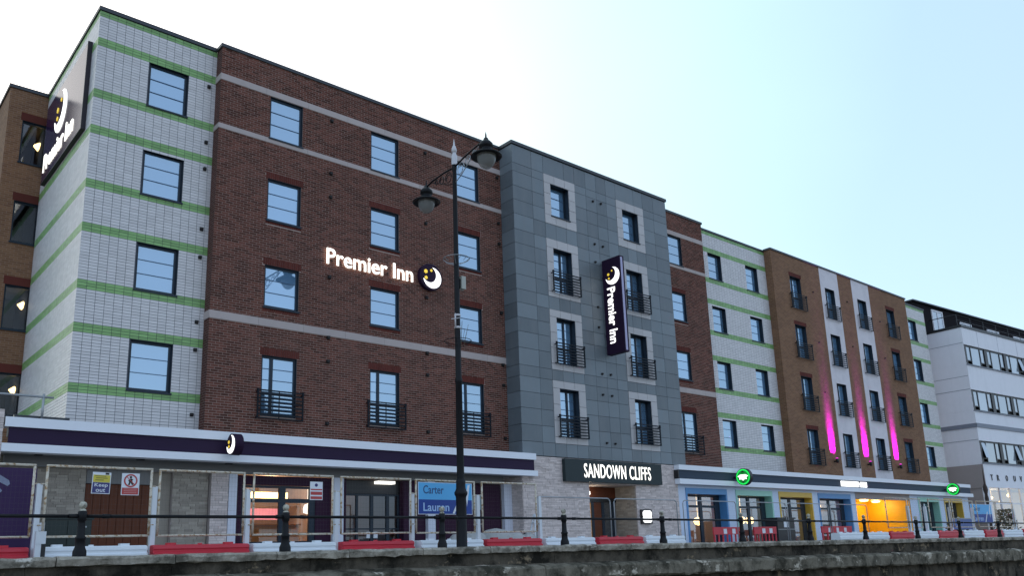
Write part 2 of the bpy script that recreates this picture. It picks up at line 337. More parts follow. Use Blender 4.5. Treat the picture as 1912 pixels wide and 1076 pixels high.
def thing(name, label, cat, loc, group=None):
    o = bpy.data.objects.new(name, None); C.objects.link(o); o.location = loc; o.empty_display_size = 0.2
    o['label'] = label; o['category'] = cat
    if group: o['group'] = group
    BASE[o.name] = Vector(loc); return o
def tag(o, label, cat, group=None):
    o['label'] = label; o['category'] = cat
    if group: o['group'] = group
    return o
KIDS = {}
def kids(o): return [c for c in C.objects if c.parent is o]
def copy_tree(o, parent=None):
    c = o.copy(); C.objects.link(c); BASE[c.name] = BASE[o.name]
    if parent is not None: c.parent = parent
    for ch in KIDS.setdefault(o.name, kids(o)): copy_tree(ch, c)
    return c
def box_part(name, m, parent, *b, **k):
    mb = MB(); mb.box(*b); return mb.build(name, m, parent, **k)

def wall_faces(mb, x0, x1, z0, z1, Y, ops, depth):
    xs = sorted({x0, x1, *[min(max(q, x0), x1) for o in ops for q in (o[0], o[1])]})
    zs = sorted({z0, z1, *[min(max(q, z0), z1) for o in ops for q in (o[2], o[3])]})
    for i in range(len(xs)-1):
        for k in range(len(zs)-1):
            cx, cz = (xs[i]+xs[i+1])/2, (zs[k]+zs[k+1])/2
            if any(o[0] < cx < o[1] and o[2] < cz < o[3] for o in ops): continue
            mb.quad((xs[i], Y, zs[k]), (xs[i+1], Y, zs[k]), (xs[i+1], Y, zs[k+1]), (xs[i], Y, zs[k+1]))
    for a, b, c, d in ops:
        y2 = Y+depth
        mb.quad((a, Y, c), (a, Y, d), (a, y2, d), (a, y2, c)); mb.quad((b, y2, c), (b, y2, d), (b, Y, d), (b, Y, c))
        mb.quad((a, Y, d), (b, Y, d), (b, y2, d), (a, y2, d)); mb.quad((a, y2, c), (b, y2, c), (b, Y, c), (a, Y, c))

def course_pieces(x0, x1, z0, z1, ops, L, H, joint, bond, z_off=None):
    """(x0,x1,z0,z1) of every piece laid in courses of height H, cut round the openings"""
    out = []; k = 0; z = z0
    while z < z1-0.01:
        zt = min(z+H-joint, z1)
        off = (L/2 if (bond and k % 2) else 0)
        spans = [(x0, x1)]
        for a, b, c, d in ops:
            if z+H*0.5 > c and z+H*0.5 < d:
                ns = []
                for s, e in spans:
                    if b <= s or a >= e: ns.append((s, e)); continue
                    if a > s+0.02: ns.append((s, a))
                    if b < e-0.02: ns.append((b, e))
                spans = ns
        for s, e in spans:
            i = math.floor((s-x0+off)/L); x = x0-off+i*L
            while x < e-0.012:
                a, b = max(x, s), min(x+L-joint, e)
                if b-a > 0.02: out.append((a, b, z, zt))
                x += L
        z += H; k += 1
    return out

def text_mesh(body, off=0.0, spacing=1.0):
    cu = bpy.data.curves.new('lettering', 'FONT'); cu.body = body; cu.extrude = 0.0; cu.offset = off; cu.resolution_u = 3; cu.space_character = spacing
    ob = bpy.data.objects.new('lettering', cu); C.objects.link(ob)
    dg = bpy.context.evaluated_depsgraph_get(); ev = ob.evaluated_get(dg); me = ev.to_mesh()
    vs = [tuple(v.co) for v in me.vertices]; fs = [tuple(p.vertices) for p in me.polygons]
    ev.to_mesh_clear(); bpy.data.objects.remove(ob); bpy.data.curves.remove(cu)
    return vs, fs
def add_text(mb, body, o, u, v, w, h, depth=0.03, off=0.0, spacing=1.0, fit=True):
    """text fitted in a w x h box from its lower left corner o; faces u x v; real thickness"""
    vs, fs = text_mesh(body, off, spacing)
    xs = [p[0] for p in vs]; ys = [p[1] for p in vs]; mx, my = min(xs), min(ys); sx = w/(max(xs)-mx); sy = h/(max(ys)-my)
    o, u, v = Vector(o), Vector(u), Vector(v); n = u.cross(v); i = len(mb.v); N = len(vs)
    for dep in (depth, 0):
        for p in vs: mb.v.append(tuple(o+u*(p[0]-mx)*sx+v*(p[1]-my)*sy+n*dep))
    ec = {}
    for f in fs:
        mb.f.append(tuple(i+k for k in f)); mb.mi.append(mb.cur); mb.smooth.append(False)
        for k in range(len(f)):
            e = (f[k], f[(k+1) % len(f)]); ec[e] = 1
    for (a, b) in ec:
        if (b, a) not in ec:
            mb.f.append((i+a, i+N+a, i+N+b, i+b)); mb.mi.append(mb.cur); mb.smooth.append(False)
def crescent(r, n=22):
    """moon open to the upper left"""
    c2, r2 = (-0.34*r, 0.30*r), 0.80*r
    d = math.hypot(*c2); a0 = math.atan2(c2[1], c2[0]); k = (r*r-r2*r2+d*d)/(2*d); th = math.acos(k/r)
    k2 = (r2*r2-r*r+d*d)/(2*d); ph = math.acos(k2/r2)
    P = []
    for i in range(n+1):
        an = a0+th+(2*PI-2*th)*i/n; P.append((r*math.cos(an), r*math.sin(an)))
    s, e = a0+PI-ph, a0+PI+ph          # inner arc, as seen from c2
    inner = []
    for i in range(1, n):
        an = (a0-(PI-ph))+(-(2*PI-2*(PI-ph)))*0
    # inner arc runs back through the far side of the cut-out
    st = math.atan2(P[-1][1]-c2[1], P[-1][0]-c2[0]); en = math.atan2(P[0][1]-c2[1], P[0][0]-c2[0])
    if en > st: en -= 2*PI
    for i in range(1, n):
        an = st+(en-st)*i/n; P.append((c2[0]+r2*math.cos(an), c2[1]+r2*math.sin(an)))
    return P
def disc(r, cx=0, cy=0, n=28): return [(cx+r*math.cos(2*PI*i/n), cy+r*math.sin(2*PI*i/n)) for i in range(n)]
def star(r, cx, cy, k=5, q=0.5): return [(cx+(r if i % 2 == 0 else r*q)*math.cos(PI/2+PI*i/k), cy+(r if i % 2 == 0 else r*q)*math.sin(PI/2+PI*i/k)) for i in range(2*k)]
def crescent_faces(mb, r, o, u, v, depth):
    """crescent as a strip of quads (it is concave)"""
    P = crescent(r); n = 22
    outer = P[:n+1]; inner = [P[0]]+P[n+1:][::-1]+[P[n]]
    o, u, v = Vector(o), Vector(u), Vector(v); nn = u.cross(v)
    def w(p, d): return tuple(o+u*p[0]+v*p[1]+nn*d)
    for i in range(n):
        a, b, c, d = outer[i], outer[i+1], inner[i+1], inner[i]
        mb.quad(w(a, depth), w(b, depth), w(c, depth), w(d, depth))
        mb.quad(w(a, 0), w(b, 0), w(b, depth), w(a, depth)); mb.quad(w(c, 0), w(d, 0), w(d, depth), w(c, depth))

ZG = -0.35        # pavement level
# ================================================================== SETTING
def struct(name, m, *b):
    mb = MB(); mb.box(*b); o = mb.build(name, m); o['kind'] = 'structure'; return o
struct('ground', M['sand'], -900, 1500, -1200, 2000, -3.2, -2.6)
struct('beach', M['sand'], -60, 160, -40, 15.9, -3.0, -2.5)
struct('pavement', M['pave'], -40, 130, 16.3, 23.9, -1.5, ZG)

# ================================================================== HOTEL
hotel = thing('hotel_building', 'long six-storey hotel of red and brown brick, grey panels and green-banded white tiles', 'hotel', (5.4, 23.0, ZG))
XL, YW, YB = 5.40, 23.42, 23.0
ROOF = 15.50

def window(x0, x1, z0, z1, Y, reveal=0.10, french=False, glass='glass', mull=0.27, sill=True, fw=0.065, lines=True, name='window'):
    yf = Y+reveal
    mb = MB(); t = 0.07
    mb.box(x0, x0+fw, yf, yf+t, z0, z1); mb.box(x1-fw, x1, yf, yf+t, z0, z1)
    mb.box(x0+fw, x1-fw, yf, yf+t, z1-fw, z1); mb.box(x0+fw, x1-fw, yf, yf+t, z0, z0+fw)
    panes = [(x0+fw, x1-fw, z0+fw, z1-fw)]
    if french:
        xm = x0+(x1-x0)*mull; zt = z0+0.36*(z1-z0)
        mb.box(xm, xm+fw*1.3, yf-0.004, yf+t, z0+fw, z1-fw)
        mb.box(x0+fw, xm, yf, yf+t, zt, zt+fw*1.3); mb.box(xm+fw*1.3, x1-fw, yf, yf+t, zt, zt+fw*1.3)
        panes = [(x0+fw, xm, zt+fw*1.3, z1-fw), (xm+fw*1.3, x1-fw, zt+fw*1.3, z1-fw), (x0+fw, xm, z0+fw, zt), (xm+fw*1.3, x1-fw, z0+fw, zt)]
    lt = 0.012
    mb.box(x0+0.001, x0+lt, Y+0.012, yf-0.001, z0+0.001, z1-0.001); mb.box(x1-lt, x1-0.001, Y+0.012, yf-0.001, z0+0.001, z1-0.001); mb.box(x0+lt, x1-lt, Y+0.012, yf-0.001, z1-lt, z1-0.001)
    w = mb.build(name, M['frame'], hotel)
    for a, b, c, d in panes:
        p = MB(); dy = random.uniform(-0.004, 0.004); dz = random.uniform(-0.004, 0.004)
        p.quad((a, yf+0.035, c), (b, yf+0.035+dy, c), (b, yf+0.035+dy+dz, d), (a, yf+0.035+dz, d)); p.build('pane', M[glass], w)
        if lines and d-c > 0.8:
            for k in (1, 2):
                zz = c+(d-c)*k/3+0.02; box_part('glazing_bar', M['bar'], w, a, b, yf+0.012, yf+0.026, zz-0.0075, zz+0.0075)
    if sill: box_part('sill', M['frame'], w, x0-0.03, x1+0.03, Y-0.045, yf-0.003, z0-0.05, z0-0.002)
    return w

def balcony(x0, x1, z0, z1, Y, n=7, proud=0.14):
    mb = MB(); y = Y-proud
    for x in (x0, x1-0.04):
        mb.box(x, x+0.04, y, y+0.04, z0, z1); mb.box(x+0.01, x+0.03, y+0.04, Y, z0+0.02, z0+0.06); mb.box(x+0.01, x+0.03, y+0.04, Y, z1-0.10, z1-0.06)
        mb.box(x-0.01, x+0.05, y-0.01, y+0.05, z1-0.10, z1+0.015)
    mb.box(x0+0.04, x1-0.04, y+0.005, y+0.035, z0+0.0, z0+0.035)
    mb.box(x0+0.46*(x1-x0), x0+0.46*(x1-x0)+0.03, y+0.022, y+0.036, z0+0.035, z1-0.02)
    b = mb.build('balcony', M['balcony'], hotel)
    for k in range(n):
        zz = z0+0.13+(z1-z0-0.16)*k/(n-1)
        box_part('rail', M['balcony'], b, x0+0.04, x1-0.04, y+0.004, y+0.022, zz-0.021, zz+0.021)
    return b
def vent(x, z, Y, s=0.055):
    mb = MB(); mb.box(x-s, x+s, Y-0.03, Y-0.001, z-s, z+s, True); mb.box(x-s*0.8, x+s*0.8, Y-0.075, Y-0.03, z-s*0.6, z+s*0.9)
    mb.build('vent', M['vent'], hotel)

# ---- bricks and tiles: 300 nearest of each as separate pieces, the others in one part
def lay(pieces, Y, depth, m, parent, name, single=0, side=None, jit=0.0015):
    """pieces on the plane y = Y (proud of it by depth), or on x = side (then the pairs run along y)"""
    cam_p = Vector((0, 0, -0.15))
    def key(p):
        cx, cz = (p[0]+p[1])/2, (p[2]+p[3])/2
        c = Vector((cx, Y, cz)) if side is None else Vector((side, cx, cz))
        return (c-cam_p).length
    full = max(b-a for a, b, _, _ in pieces); fh = max(d-c for _, _, c, d in pieces)
    pick = set()
    if single:
        idx = [i for i, p in enumerate(pieces) if abs((p[1]-p[0])-full) < 1e-4 and abs((p[3]-p[2])-fh) < 1e-4]
        idx.sort(key=lambda i: key(pieces[i])); pick = set(idx[:single])
        mb = MB(); mb.box(-full/2, full/2, -depth, 0, -fh/2, fh/2, False)
        me = None
        for i in sorted(pick):
            a, b, c, d = pieces[i]
            if me is None:
                o = mb.build(name, m, None); me = o.data
            else: o = bpy.data.objects.new(name, me); C.objects.link(o)
            o.parent = parent; o.location = Vector(((a+b)/2, Y+random.uniform(-jit, jit), (c+d)/2))-BASE[parent.name]
    mb = MB()
    for i, (a, b, c, d) in enumerate(pieces):
        if i in pick: continue
        if side is None: y = Y-depth+random.uniform(-jit, jit); mb.box(a, b, y, Y, c, d, False)
        else: x = side-depth+random.uniform(-jit, jit); i0 = len(mb.v); mb.box(x, side, a, b, c, d, True)
    o = mb.build(name+'work', m, parent); o['kind'] = 'stuff'; return o

# ---- white tiled wing: front and gable side
TB, TH, TL = 4.23, 0.0864, 0.24
band_k = [(-8.2, -8.2)]
GREEN = []
z = 4.23
for k in range(0, 5):
    zf = TB+k*2.85
    if k < 4: GREEN.append((zf, zf+3*TH)); GREEN.append((zf+19*TH-0.0, zf+22*TH))
    else: GREEN.append((zf-0.03, zf+0.0+0.0))
GREEN = [(4.23, 4.489), (5.87, 6.13), (7.08, 7.34), (8.72, 8.98), (9.985, 10.245), (11.63, 11.885), (12.79, 13.05), (14.42, 14.68), (15.36, 15.55)]
def snap(zv): return TB+round((zv-TB)/TH)*TH
GREENS = [(snap(a), snap(b)) for a, b in GREEN]
def is_green(zc): return any(a-0.01 < zc < b+0.01 for a, b in GREENS)

def tiled_front(x0, x1, wins, Y, single=0):
    ops = [(a, b, c, d) for a, b, c, d in wins]
    mb = MB(); wall_faces(mb, x0, x1, 3.1, ROOF+0.06, Y, ops, 0.2)
    wall = mb.build('tiled_wall', M['tile_joint'], hotel)
    z0 = TB-13*TH
    P = course_pieces(x0, x1, z0, ROOF+0.055, ops, TL, TH, 0.011, False)
    wh = [p for p in P if not is_green((p[2]+p[3])/2)]; gr = [p for p in P if is_green((p[2]+p[3])/2)]
    lay(wh, Y, 0.012, M['tile'], wall, 'tile', single); lay(gr, Y, 0.013, M['tile_green'], wall, 'green_tile', min(single, 130))
    return wall
wzs = [(4.44, 5.86), (7.32, 8.72), (10.20, 11.61), (13.02, 14.44)]
wl_ = [(6.86, 8.03, a, b) for a, b in wzs]
tw = tiled_front(XL, 8.88, wl_, YW, 300)
for a, b, c, d in wl_: window(a, b, c, d, YW, 0.09, fw=0.075)
for zv in (14.25, 12.35, 11.47, 9.51, 8.62, 6.62, 5.78, 3.88): vent(8.66, zv, YW-0.012, 0.05)
# gable side
YR = 29.42
mb = MB(); mb.quad((XL, YR+4, 3.1), (XL, YW, 3.1), (XL, YW, ROOF+0.06), (XL, YR+4, ROOF+0.06)); gw = mb.build('tiled_gable_wall', M['tile_joint'], hotel)
P = course_pieces(YW-0.012, YR, TB-13*TH, ROOF+0.055, [], TL, TH, 0.011, False)
wh = [p for p in P if not is_green((p[2]+p[3])/2)]; gr = [p for p in P if is_green((p[2]+p[3])/2)]
lay(wh, None or 0, 0.012, M['tile'], gw, 'tile', 0, side=XL); lay(gr, 0, 0.013, M['tile_green'], gw, 'green_tile', 0, side=XL)

# ---- red brick wing
BL, BH = 0.225, 0.075
def brick_front(x0, x1, wins, Y, bands, single=0, z0=3.1):
    ops = [w[:4] for w in wins]
    cut = list(ops)
    lint = []
    for a, b, c, d in ops:
        if d < 14: lint.append((a-0.06, b+0.06, d, d+0.225)); lint.append((a-0.03, b+0.03, c-0.13, c-0.052) if c > 4.2 else None)
    lint = [q for q in lint if q]
    mb = MB(); wall_faces(mb, x0, x1, z0, ROOF+0.05, Y, ops, 0.14)
    wall = mb.build('brick_wall', M['mortar'], hotel)
    P = course_pieces(x0, x1, z0, ROOF+0.05, cut+lint+[(x0-1, x1+1, a, b) for a, b in bands], BL, BH, 0.0145, True)
    lay(P, Y, 0.007, M['brick'], wall, 'brick', single)
    sol = MB()
    for a, b, c, d in lint:
        x = a
        while x < b-0.02: sol.box(x, min(x+0.066, b), Y-0.0085, Y, c, d-0.004, False); x += 0.073
    if lint: sol.build('soldier_course', M['lintel'], wall)['kind'] = 'stuff'
    for a, b in bands:
        x = x0
        while x < x1-0.05:
            e = min(x+1.5, x1); s = MB(); s.box(x+0.003, e-0.003, Y-0.022, Y, a, b, False); s.build('band_stone', M['stone'], wall); x = e
    return wall
BANDS = [(14.43, 14.64), (12.78, 12.94), (6.71, 6.945)]
zr = [(12.96, 14.42), (10.16, 11.56), (7.33, 8.68)]
FZ = (3.95, 5.81)
cols = [(10.53, 11.69), (14.32, 15.48), (18.04, 19.18)]
rw = [(a, b, c, d) for a, b in cols for c, d in zr]; fw_ = [(a, b, *FZ) for a, b in cols]
brick_front(8.88, 20.36, rw+fw_, YB, BANDS, 300)
for q in rw: window(*q, YB, 0.07, fw=0.07)
for q in fw_:
    window(*q, YB, 0.07, french=True, sill=False, fw=0.07); balcony(q[0]-0.15, q[1]+0.19, 3.86, 4.74, YB)
for x in (12.75, 16.63, 20.12):
    for zv in (14.26, 12.33, 11.48, 8.68, 6.65, 5.87, 3.88): vent(x, zv, YB-0.01)
mb = MB(); mb.quad((8.88, YW+0.3, 3.1), (8.88, YB, 3.1), (8.88, YB, ROOF+0.05), (8.88, YW+0.3, ROOF+0.05)); rr_ = mb.build('brick_return', M['redshadebrick'], hotel)
for a, b in BANDS: box_part('band_stone', M['stone'], rr_, 8.862, 8.88, YB-0.021, YW-0.014, a, b)
# red brick strip beyond the tower
rw2 = [(30.75, 31.88, c, d) for c, d in zr]; fw2 = [(30.75, 31.95, *FZ)]
brick_front(29.80, 33.65, rw2+fw2, YB, BANDS, 0)
for q in rw2: window(*q, YB, 0.07, fw=0.07)
window(*fw2[0], YB, 0.07, french=True, sill=False, fw=0.07); balcony(30.55, 32.2, 3.86, 4.74, YB)
mb = MB(); mb.quad((33.65, YB, 3.1), (33.65, YW+0.3, 3.1), (33.65, YW+0.3, ROOF+0.05), (33.65, YB, ROOF+0.05)); mb.build('brick_return', M['redshadebrick'], hotel)
# white tiled wing beyond it, and the last one
wr = [(a, b, c, d) for a, b in ((34.60, 35.75), (37.96, 39.10)) for c, d in ((4.43, 5.82), (7.34, 8.72), (10.25, 11.60), (13.05, 14.43))]
tiled_front(33.65, 39.97, wr, YW)
for q in wr: window(*q, YW, 0.14, fw=0.075)
we = [(57.45, 58.66, c, d) for c, d in ((4.43, 5.82), (7.34, 8.74), (10.28, 11.72), (13.1, 14.55))]
tiled_front(56.40, 60.20, we, YW)
for q in we: window(*q, YW, 0.14, fw=0.075)

# ---- brown brick wing with two white stripes
zb = [(3.88, 5.78), (6.82, 8.70), (9.74, 11.63), (12.58, 14.46)]
cb_ = [(41.70, 42.86), (45.58, 46.70), (49.50, 50.66), (53.30, 54.46)]
segs = [(39.95, 45.10, 'brownbrick'), (45.10, 47.25, 'whiterender'), (47.25, 48.94, 'brownbrick'), (48.94, 51.18, 'whiterender'), (51.18, 56.40, 'brownbrick')]
for x0, x1, mm in segs:
    ops = [(a, b, c, d) for a, b in cb_ if x0 < a < x1 for c, d in zb]
    mb = MB(); yy = YB if mm == 'brownbrick' else YB+0.0
    wall_faces(mb, x0, x1, 3.0, ROOF+0.12, yy, ops, 0.26)
    wo = mb.build('brown_brick_wall' if mm == 'brownbrick' else 'white_stripe', M[mm], hotel)
    for a, b, c, d in ops:
        window(a, b, c, d, yy, 0.19, french=True, sill=False, mull=0.42, fw=0.07, glass='glass'); balcony(a-0.22, b+0.24, c-0.05, c+0.85, yy)
        if mm == 'brownbrick':
            s = MB(); x = a-0.06
            while x < b+0.05: s.box(x, x+0.066, yy-0.006, yy, d, d+0.22, False); x += 0.073
            s.build('soldier_course', M['lintel'], wo)['kind'] = 'stuff'
for q in (((39.95, YW+0.3, 3.0), (39.95, YB, 3.0), (39.95, YB, ROOF+0.12), (39.95, YW+0.3, ROOF+0.12)), ((56.4, YB, 3.0), (56.4, YW+0.3, 3.0), (56.4, YW+0.3, ROOF+0.12), (56.4, YB, ROOF+0.12))):
    mb = MB(); mb.quad(*q); mb.build('brown_brick_return', M['brownbrick'], hotel)
for x, zs_ in ((44.1, (13.9, 10.9, 8.0)), (48.1, (14.0, 11.2)), (52.2, (13.4, 11.0))):
    for zv in zs_: vent(x, zv, YB, 0.035)

# ---- grey panelled tower
TX0, TX1, TY = 20.30, 29.86, 22.25
topz = [3.22, 3.73, 4.35, 4.97, 5.57, 6.16, 6.58, 7.24, 7.87, 8.42, 9.00, 9.53, 10.12, 10.75, 11.39, 11.95, 12.59, 13.18, 13.76, 14.38, 14.73, 15.50]
xc = [20.30, 21.33, 21.98, 22.57, 23.16, 23.77, 24.45, 25.10, 25.72, 26.35, 26.95, 27.55, 28.17, 28.92, 29.86]
surs = []
for (a, b, oa, ob) in ((21.98, 23.77, 22.35, 23.39), (26.35, 28.17, 26.73, 27.78)):
    for c, d, oc, od in ((3.73, 6.16, 3.98, 5.86), (6.58, 9.00, 6.83, 8.70), (9.53, 11.95, 9.74, 11.58), (12.59, 14.73, 12.98, 14.36)):
        surs.append((a, b, c, d, oa, ob, oc, od))
ops = [(s[4], s[5], s[6], s[7]) for s in surs]
mb = MB(); wall_faces(mb, TX0+0.02, TX1-0.02, 3.2, ROOF+0.02, TY+0.03, ops, 0.36)
mb.quad((TX0+0.02, YB+0.1, 3.2), (TX0+0.02, TY+0.03, 3.2), (TX0+0.02, TY+0.03, ROOF), (TX0+0.02, YB+0.1, ROOF)); mb.quad((TX1-0.02, TY+0.03, 3.2), (TX1-0.02, YB+0.1, 3.2), (TX1-0.02, YB+0.1, ROOF), (TX1-0.02, TY+0.03, ROOF))
tower = mb.build('panelled_tower', M['panel_joint'], hotel)
g = 0.007
def pan(x0, x1, z0, z1, m='panel', name='cladding_panel', y=TY):
    s = MB(); yy = y+random.uniform(-0.002, 0.002); s.box(x0+g, x1-g, yy, TY+0.029, z0+g, z1-g, False); s.build(name, M[m], tower)
for i in range(len(xc)-1):
    for k in range(len(topz)-1):
        cx, cz = (xc[i]+xc[i+1])/2, (topz[k]+topz[k+1])/2
        if any(s[0] < cx < s[1] and s[2] < cz < s[3] for s in surs): continue
        if i in (2, 9) and k >= 0 and topz[k+1]-topz[k] > 0.5 and k in (20,):   # wide panels over the top windows
            pan(xc[i], xc[i+2], topz[k], topz[k+1]); continue
        if i in (3, 10) and k == 20: continue
        pan(xc[i], xc[i+1], topz[k], topz[k+1])
for k in range(len(topz)-1):
    s = MB(); s.box(TX0, TX0+0.019, TY+0.002, YB-0.012, topz[k]+g, topz[k+1]-g, True); s.build('cladding_panel', M['panel'], tower)
for a, b, c, d, oa, ob, oc, od in surs:
    w3 = (b-a)/3
    for k in range(3):
        pan(a+k*w3, a+(k+1)*w3, od, d, 'surround', 'surround_panel', TY-0.012); pan(a+k*w3, a+(k+1)*w3, c, oc, 'surround', 'surround_panel', TY-0.012)
    for k in range(3):
        h = (od-oc)/3
        pan(a, oa, oc+k*h, oc+(k+1)*h, 'surround', 'surround_panel', TY-0.012); pan(ob, b, oc+k*h, oc+(k+1)*h, 'surround', 'surround_panel', TY-0.012)
    fr = oc < 12
    window(oa, ob, oc, od, TY, 0.24, french=fr, mull=0.55, sill=not fr, fw=0.06)
    if fr: balcony(oa-0.2, ob+0.33, oc-0.02, oc+0.84, TY-0.012, 7)
for x, zv in ((24.80, 6.71), (25.31, 6.73), (24.77, 5.85), (25.31, 5.85), (24.83, 3.90), (25.33, 3.90), (24.85, 14.23), (25.35, 14.25), (24.80, 12.29), (25.31, 12.29), (24.78, 11.49), (24.78, 9.53), (24.76, 8.66)): vent(x, zv, TY, 0.04)

# ---- rear brown wing seen past the gable
mb = MB(); rops = [(4.67, 5.55, a, b) for a, b in ((12.94, 14.45), (10.13, 11.56), (7.19, 8.67), (4.40, 5.78))]
wall_faces(mb, 4.23, 5.6, 3.0, ROOF+0.02, YR, rops, 0.12)
mb.quad((4.23, 44, 3.0), (4.23, YR, 3.0), (4.23, YR, ROOF+0.02), (4.23, 44, ROOF+0.02)); rw_ = mb.build('rear_brick_wall', M['brownbrick'], hotel)
for i, (a, b, c, d) in enumerate(rops):
    s = MB(); s.box(a-0.05, b, YR-0.006, YR, d, d+0.28, False); s.build('soldier_course', M['lintel'], rw_)
    w = window(a, b, c, d, YR, 0.08, lines=False, glass='clear', fw=0.06)
    mb = MB(); yb = YR+2.2; e = 0.1
    for q in (((a-e, yb, c-e), (b+1, yb, c-e), (b+1, yb, d+e), (a-e, yb, d+e)), ((a-e, YR+0.17, d+e), (b+1, YR+0.17, d+e), (b+1, yb, d+e), (a-e, yb, d+e)), ((a-e, YR+0.17, c-e), (b+1, YR+0.17, c-e), (b+1, yb, c-e), (a-e, yb, c-e)), ((b+1, YR+0.17, c-e), (b+1, yb, c-e), (b+1, yb, d+e), (b+1, YR+0.17, d+e)), ((a-e, YR+0.17, c-e), (a-e, yb, c-e), (a-e, yb, d+e), (a-e, YR+0.17, d+e))): mb.quad(*q)
    mb.build('room_wall', M['roomdark'], w)
    if i != 1:
        s = MB(); zc = d-0.34; s.lathe([(0.005, zc-0.20), (0.20, zc-0.15), (0.30, zc-0.02), (0.16, zc+0.09), (0.02, zc+0.12), (0.02, d+0.09)], b-0.02, YR+0.95, 14); s.build('ceiling_lamp', M['lamp_on'], w)
        s = MB(); zc = d-0.20; s.lathe([(0.005, zc-0.07), (0.09, zc-0.04), (0.12, zc), (0.02, zc+0.08)], b+0.16, YR+0.5, 10); s.build('ceiling_lamp', M['lamp_on'], w)

# ---- roofs and copings
def coping(pts, z, h=0.13, over=0.05, t=0.5):
    mb = MB()
    for (xa, ya), (xb, yb) in pts: mb.box(min(xa, xb)-over, max(xa, xb)+over, min(ya, yb)-over, max(ya, yb)+over, z, z+h)
    return mb.build('coping', M['coping'], hotel)
coping([((XL, YW), (8.83, YW+0.3))], ROOF+0.06, 0.12); coping([((XL, YW+0.41), (XL+0.3, YR+3))], ROOF+0.06, 0.12)
coping([((8.88, YB), (20.36, YB+0.35))], ROOF+0.05, 0.11); coping([((TX0, TY), (TX1, TY+0.35))], ROOF+0.02, 0.13); coping([((TX0, TY+0.46), (TX0+0.3, 26))], ROOF+0.02, 0.13)
coping([((29.92, YB), (33.65, YB+0.35))], ROOF+0.05, 0.11); coping([((33.75, YW), (39.85, YW+0.35))], ROOF+0.06, 0.10)
coping([((39.95, YB), (56.40, YB+0.35))], ROOF+0.12, 0.10); coping([((56.50, YW), (60.20, YW+0.35))], ROOF+0.06, 0.10)
coping([((4.23, YR), (5.34, YR+0.3))], ROOF+0.02, 0.12); coping([((4.23, YR+0.41), (4.5, 44))], ROOF+0.02, 0.12)
mb = MB()
for x0, x1, y0 in ((XL+0.32, 8.9, YW+0.37), (8.9, 20.33, YB+0.41), (20.62, 29.8, TY+0.41), (29.8, 33.7, YB+0.41), (33.7, 39.9, YW+0.41), (39.9, 56.4, YB+0.41), (56.4, 60.14, YW+0.41)):
    mb.box(x0+0.01, x1-0.01, y0, 36, ROOF-0.3, ROOF-0.05)
mb.build('flat_roof', M['concrete_roof'], hotel)
mb = MB(); mb.quad((60.2, YW, 3), (60.2, 36, 3), (60.2, 36, ROOF), (60.2, YW, ROOF)); mb.quad((60.2, 36, -0.3), (4.3, 44, -0.3), (4.3, 44, ROOF-0.1), (60.2, 36, ROOF-0.1)); mb.build('end_wall', M['whiterender'], hotel)
# ================================================================== HOTEL GROUND FLOOR
def slips(x0, x1, z0, z1, Y, ops, m, gap, parent, name, hmin=0.04, hmax=0.08, lmin=0.12, lmax=0.38, side=None):
    mb = MB(); z = z0
    while z < z1-0.015:
        h = min(random.uniform(hmin, hmax), z1-z); x = x0-random.uniform(0, 0.3)
        while x < x1:
            l = random.uniform(lmin, lmax); a, b = max(x, x0), min(x+l, x1); x += l
            if b-a < 0.03: continue
            segs_ = [(a, b)]
            for oa, ob, oc, od in ops:
                if z+h > oc+0.01 and z < od-0.01:
                    segs_ = [q for s, e in segs_ for q in ((s, min(e, oa)), (max(s, ob), e)) if q[1]-q[0] > 0.02]
            for s, e in segs_:
                pr = random.uniform(0.008, 0.028)
                if side is None: mb.box(s+0.003, e-0.003, Y-pr, Y, z+0.003, z+h-0.003, False)
                else: mb.box(side-pr, side, s+0.003, e-0.003, z+0.003, z+h-0.003, True)
        z += h
    o = mb.build(name, m, parent); o['kind'] = 'stuff'; return o

def part(name, m, *b): return box_part(name, M[m], hotel, *b)
# left shopfront: fascia, cornices, soffit
FX0, FX1, FY = 3.80, 20.72, 22.0
part('fascia_board', 'purple', FX0+0.10, FX1-0.06, FY+0.05, FY+0.12, 2.63, 3.02)
part('cornice', 'cornice', FX0, FX1, FY-0.01, FY+0.34, 3.02, 3.25); part('cornice', 'cornice', FX0-0.03, FX1+0.06, FY-0.01, FY+0.34, 2.44, 2.63)
part('shop_roof', 'concrete_roof', FX0+0.3, FX1-0.45, FY+0.345, YW+0.02, 2.95, 3.2)
part('soffit', 'soffit', FX0+0.10, FX1-0.42, FY+0.345, YB+0.02, 2.46, 2.52)
part('roof_kerb', 'coping', 4.13, 5.38, 22.9, 23.0, 3.26, 3.45)
gr = thing('guard_rail', 'short grey guard rail on the flat roof beside the white tiled gable', 'railing', (4.4, 22.8, 3.26))
s = MB(); s.tube([(2.2, 22.8, 3.92), (4.95, 22.8, 3.92)], 0.028); s.build('rail', M['galv'], gr)
for x in (3.0, 4.72):
    s = MB(); s.tube([(x, 22.8, 3.26), (x, 22.8, 4.0)], 0.03); s.build('upright', M['galv'], gr)
for x in (4.6, 7.0, 9.4): part('soffit_light', 'black', x, x+0.16, 22.5, 22.66, 2.43, 2.458)
# stone pillar at the end of the fascia
mb = MB(); mb.box(2.9, 3.77, 22.02, 22.9, ZG, 3.42); pil = mb.build('stone_pillar', M['slipgap'], hotel)
slips(2.9, 3.77, ZG, 3.42, 22.02, [], M['slip'], None, pil, 'stone_slips')
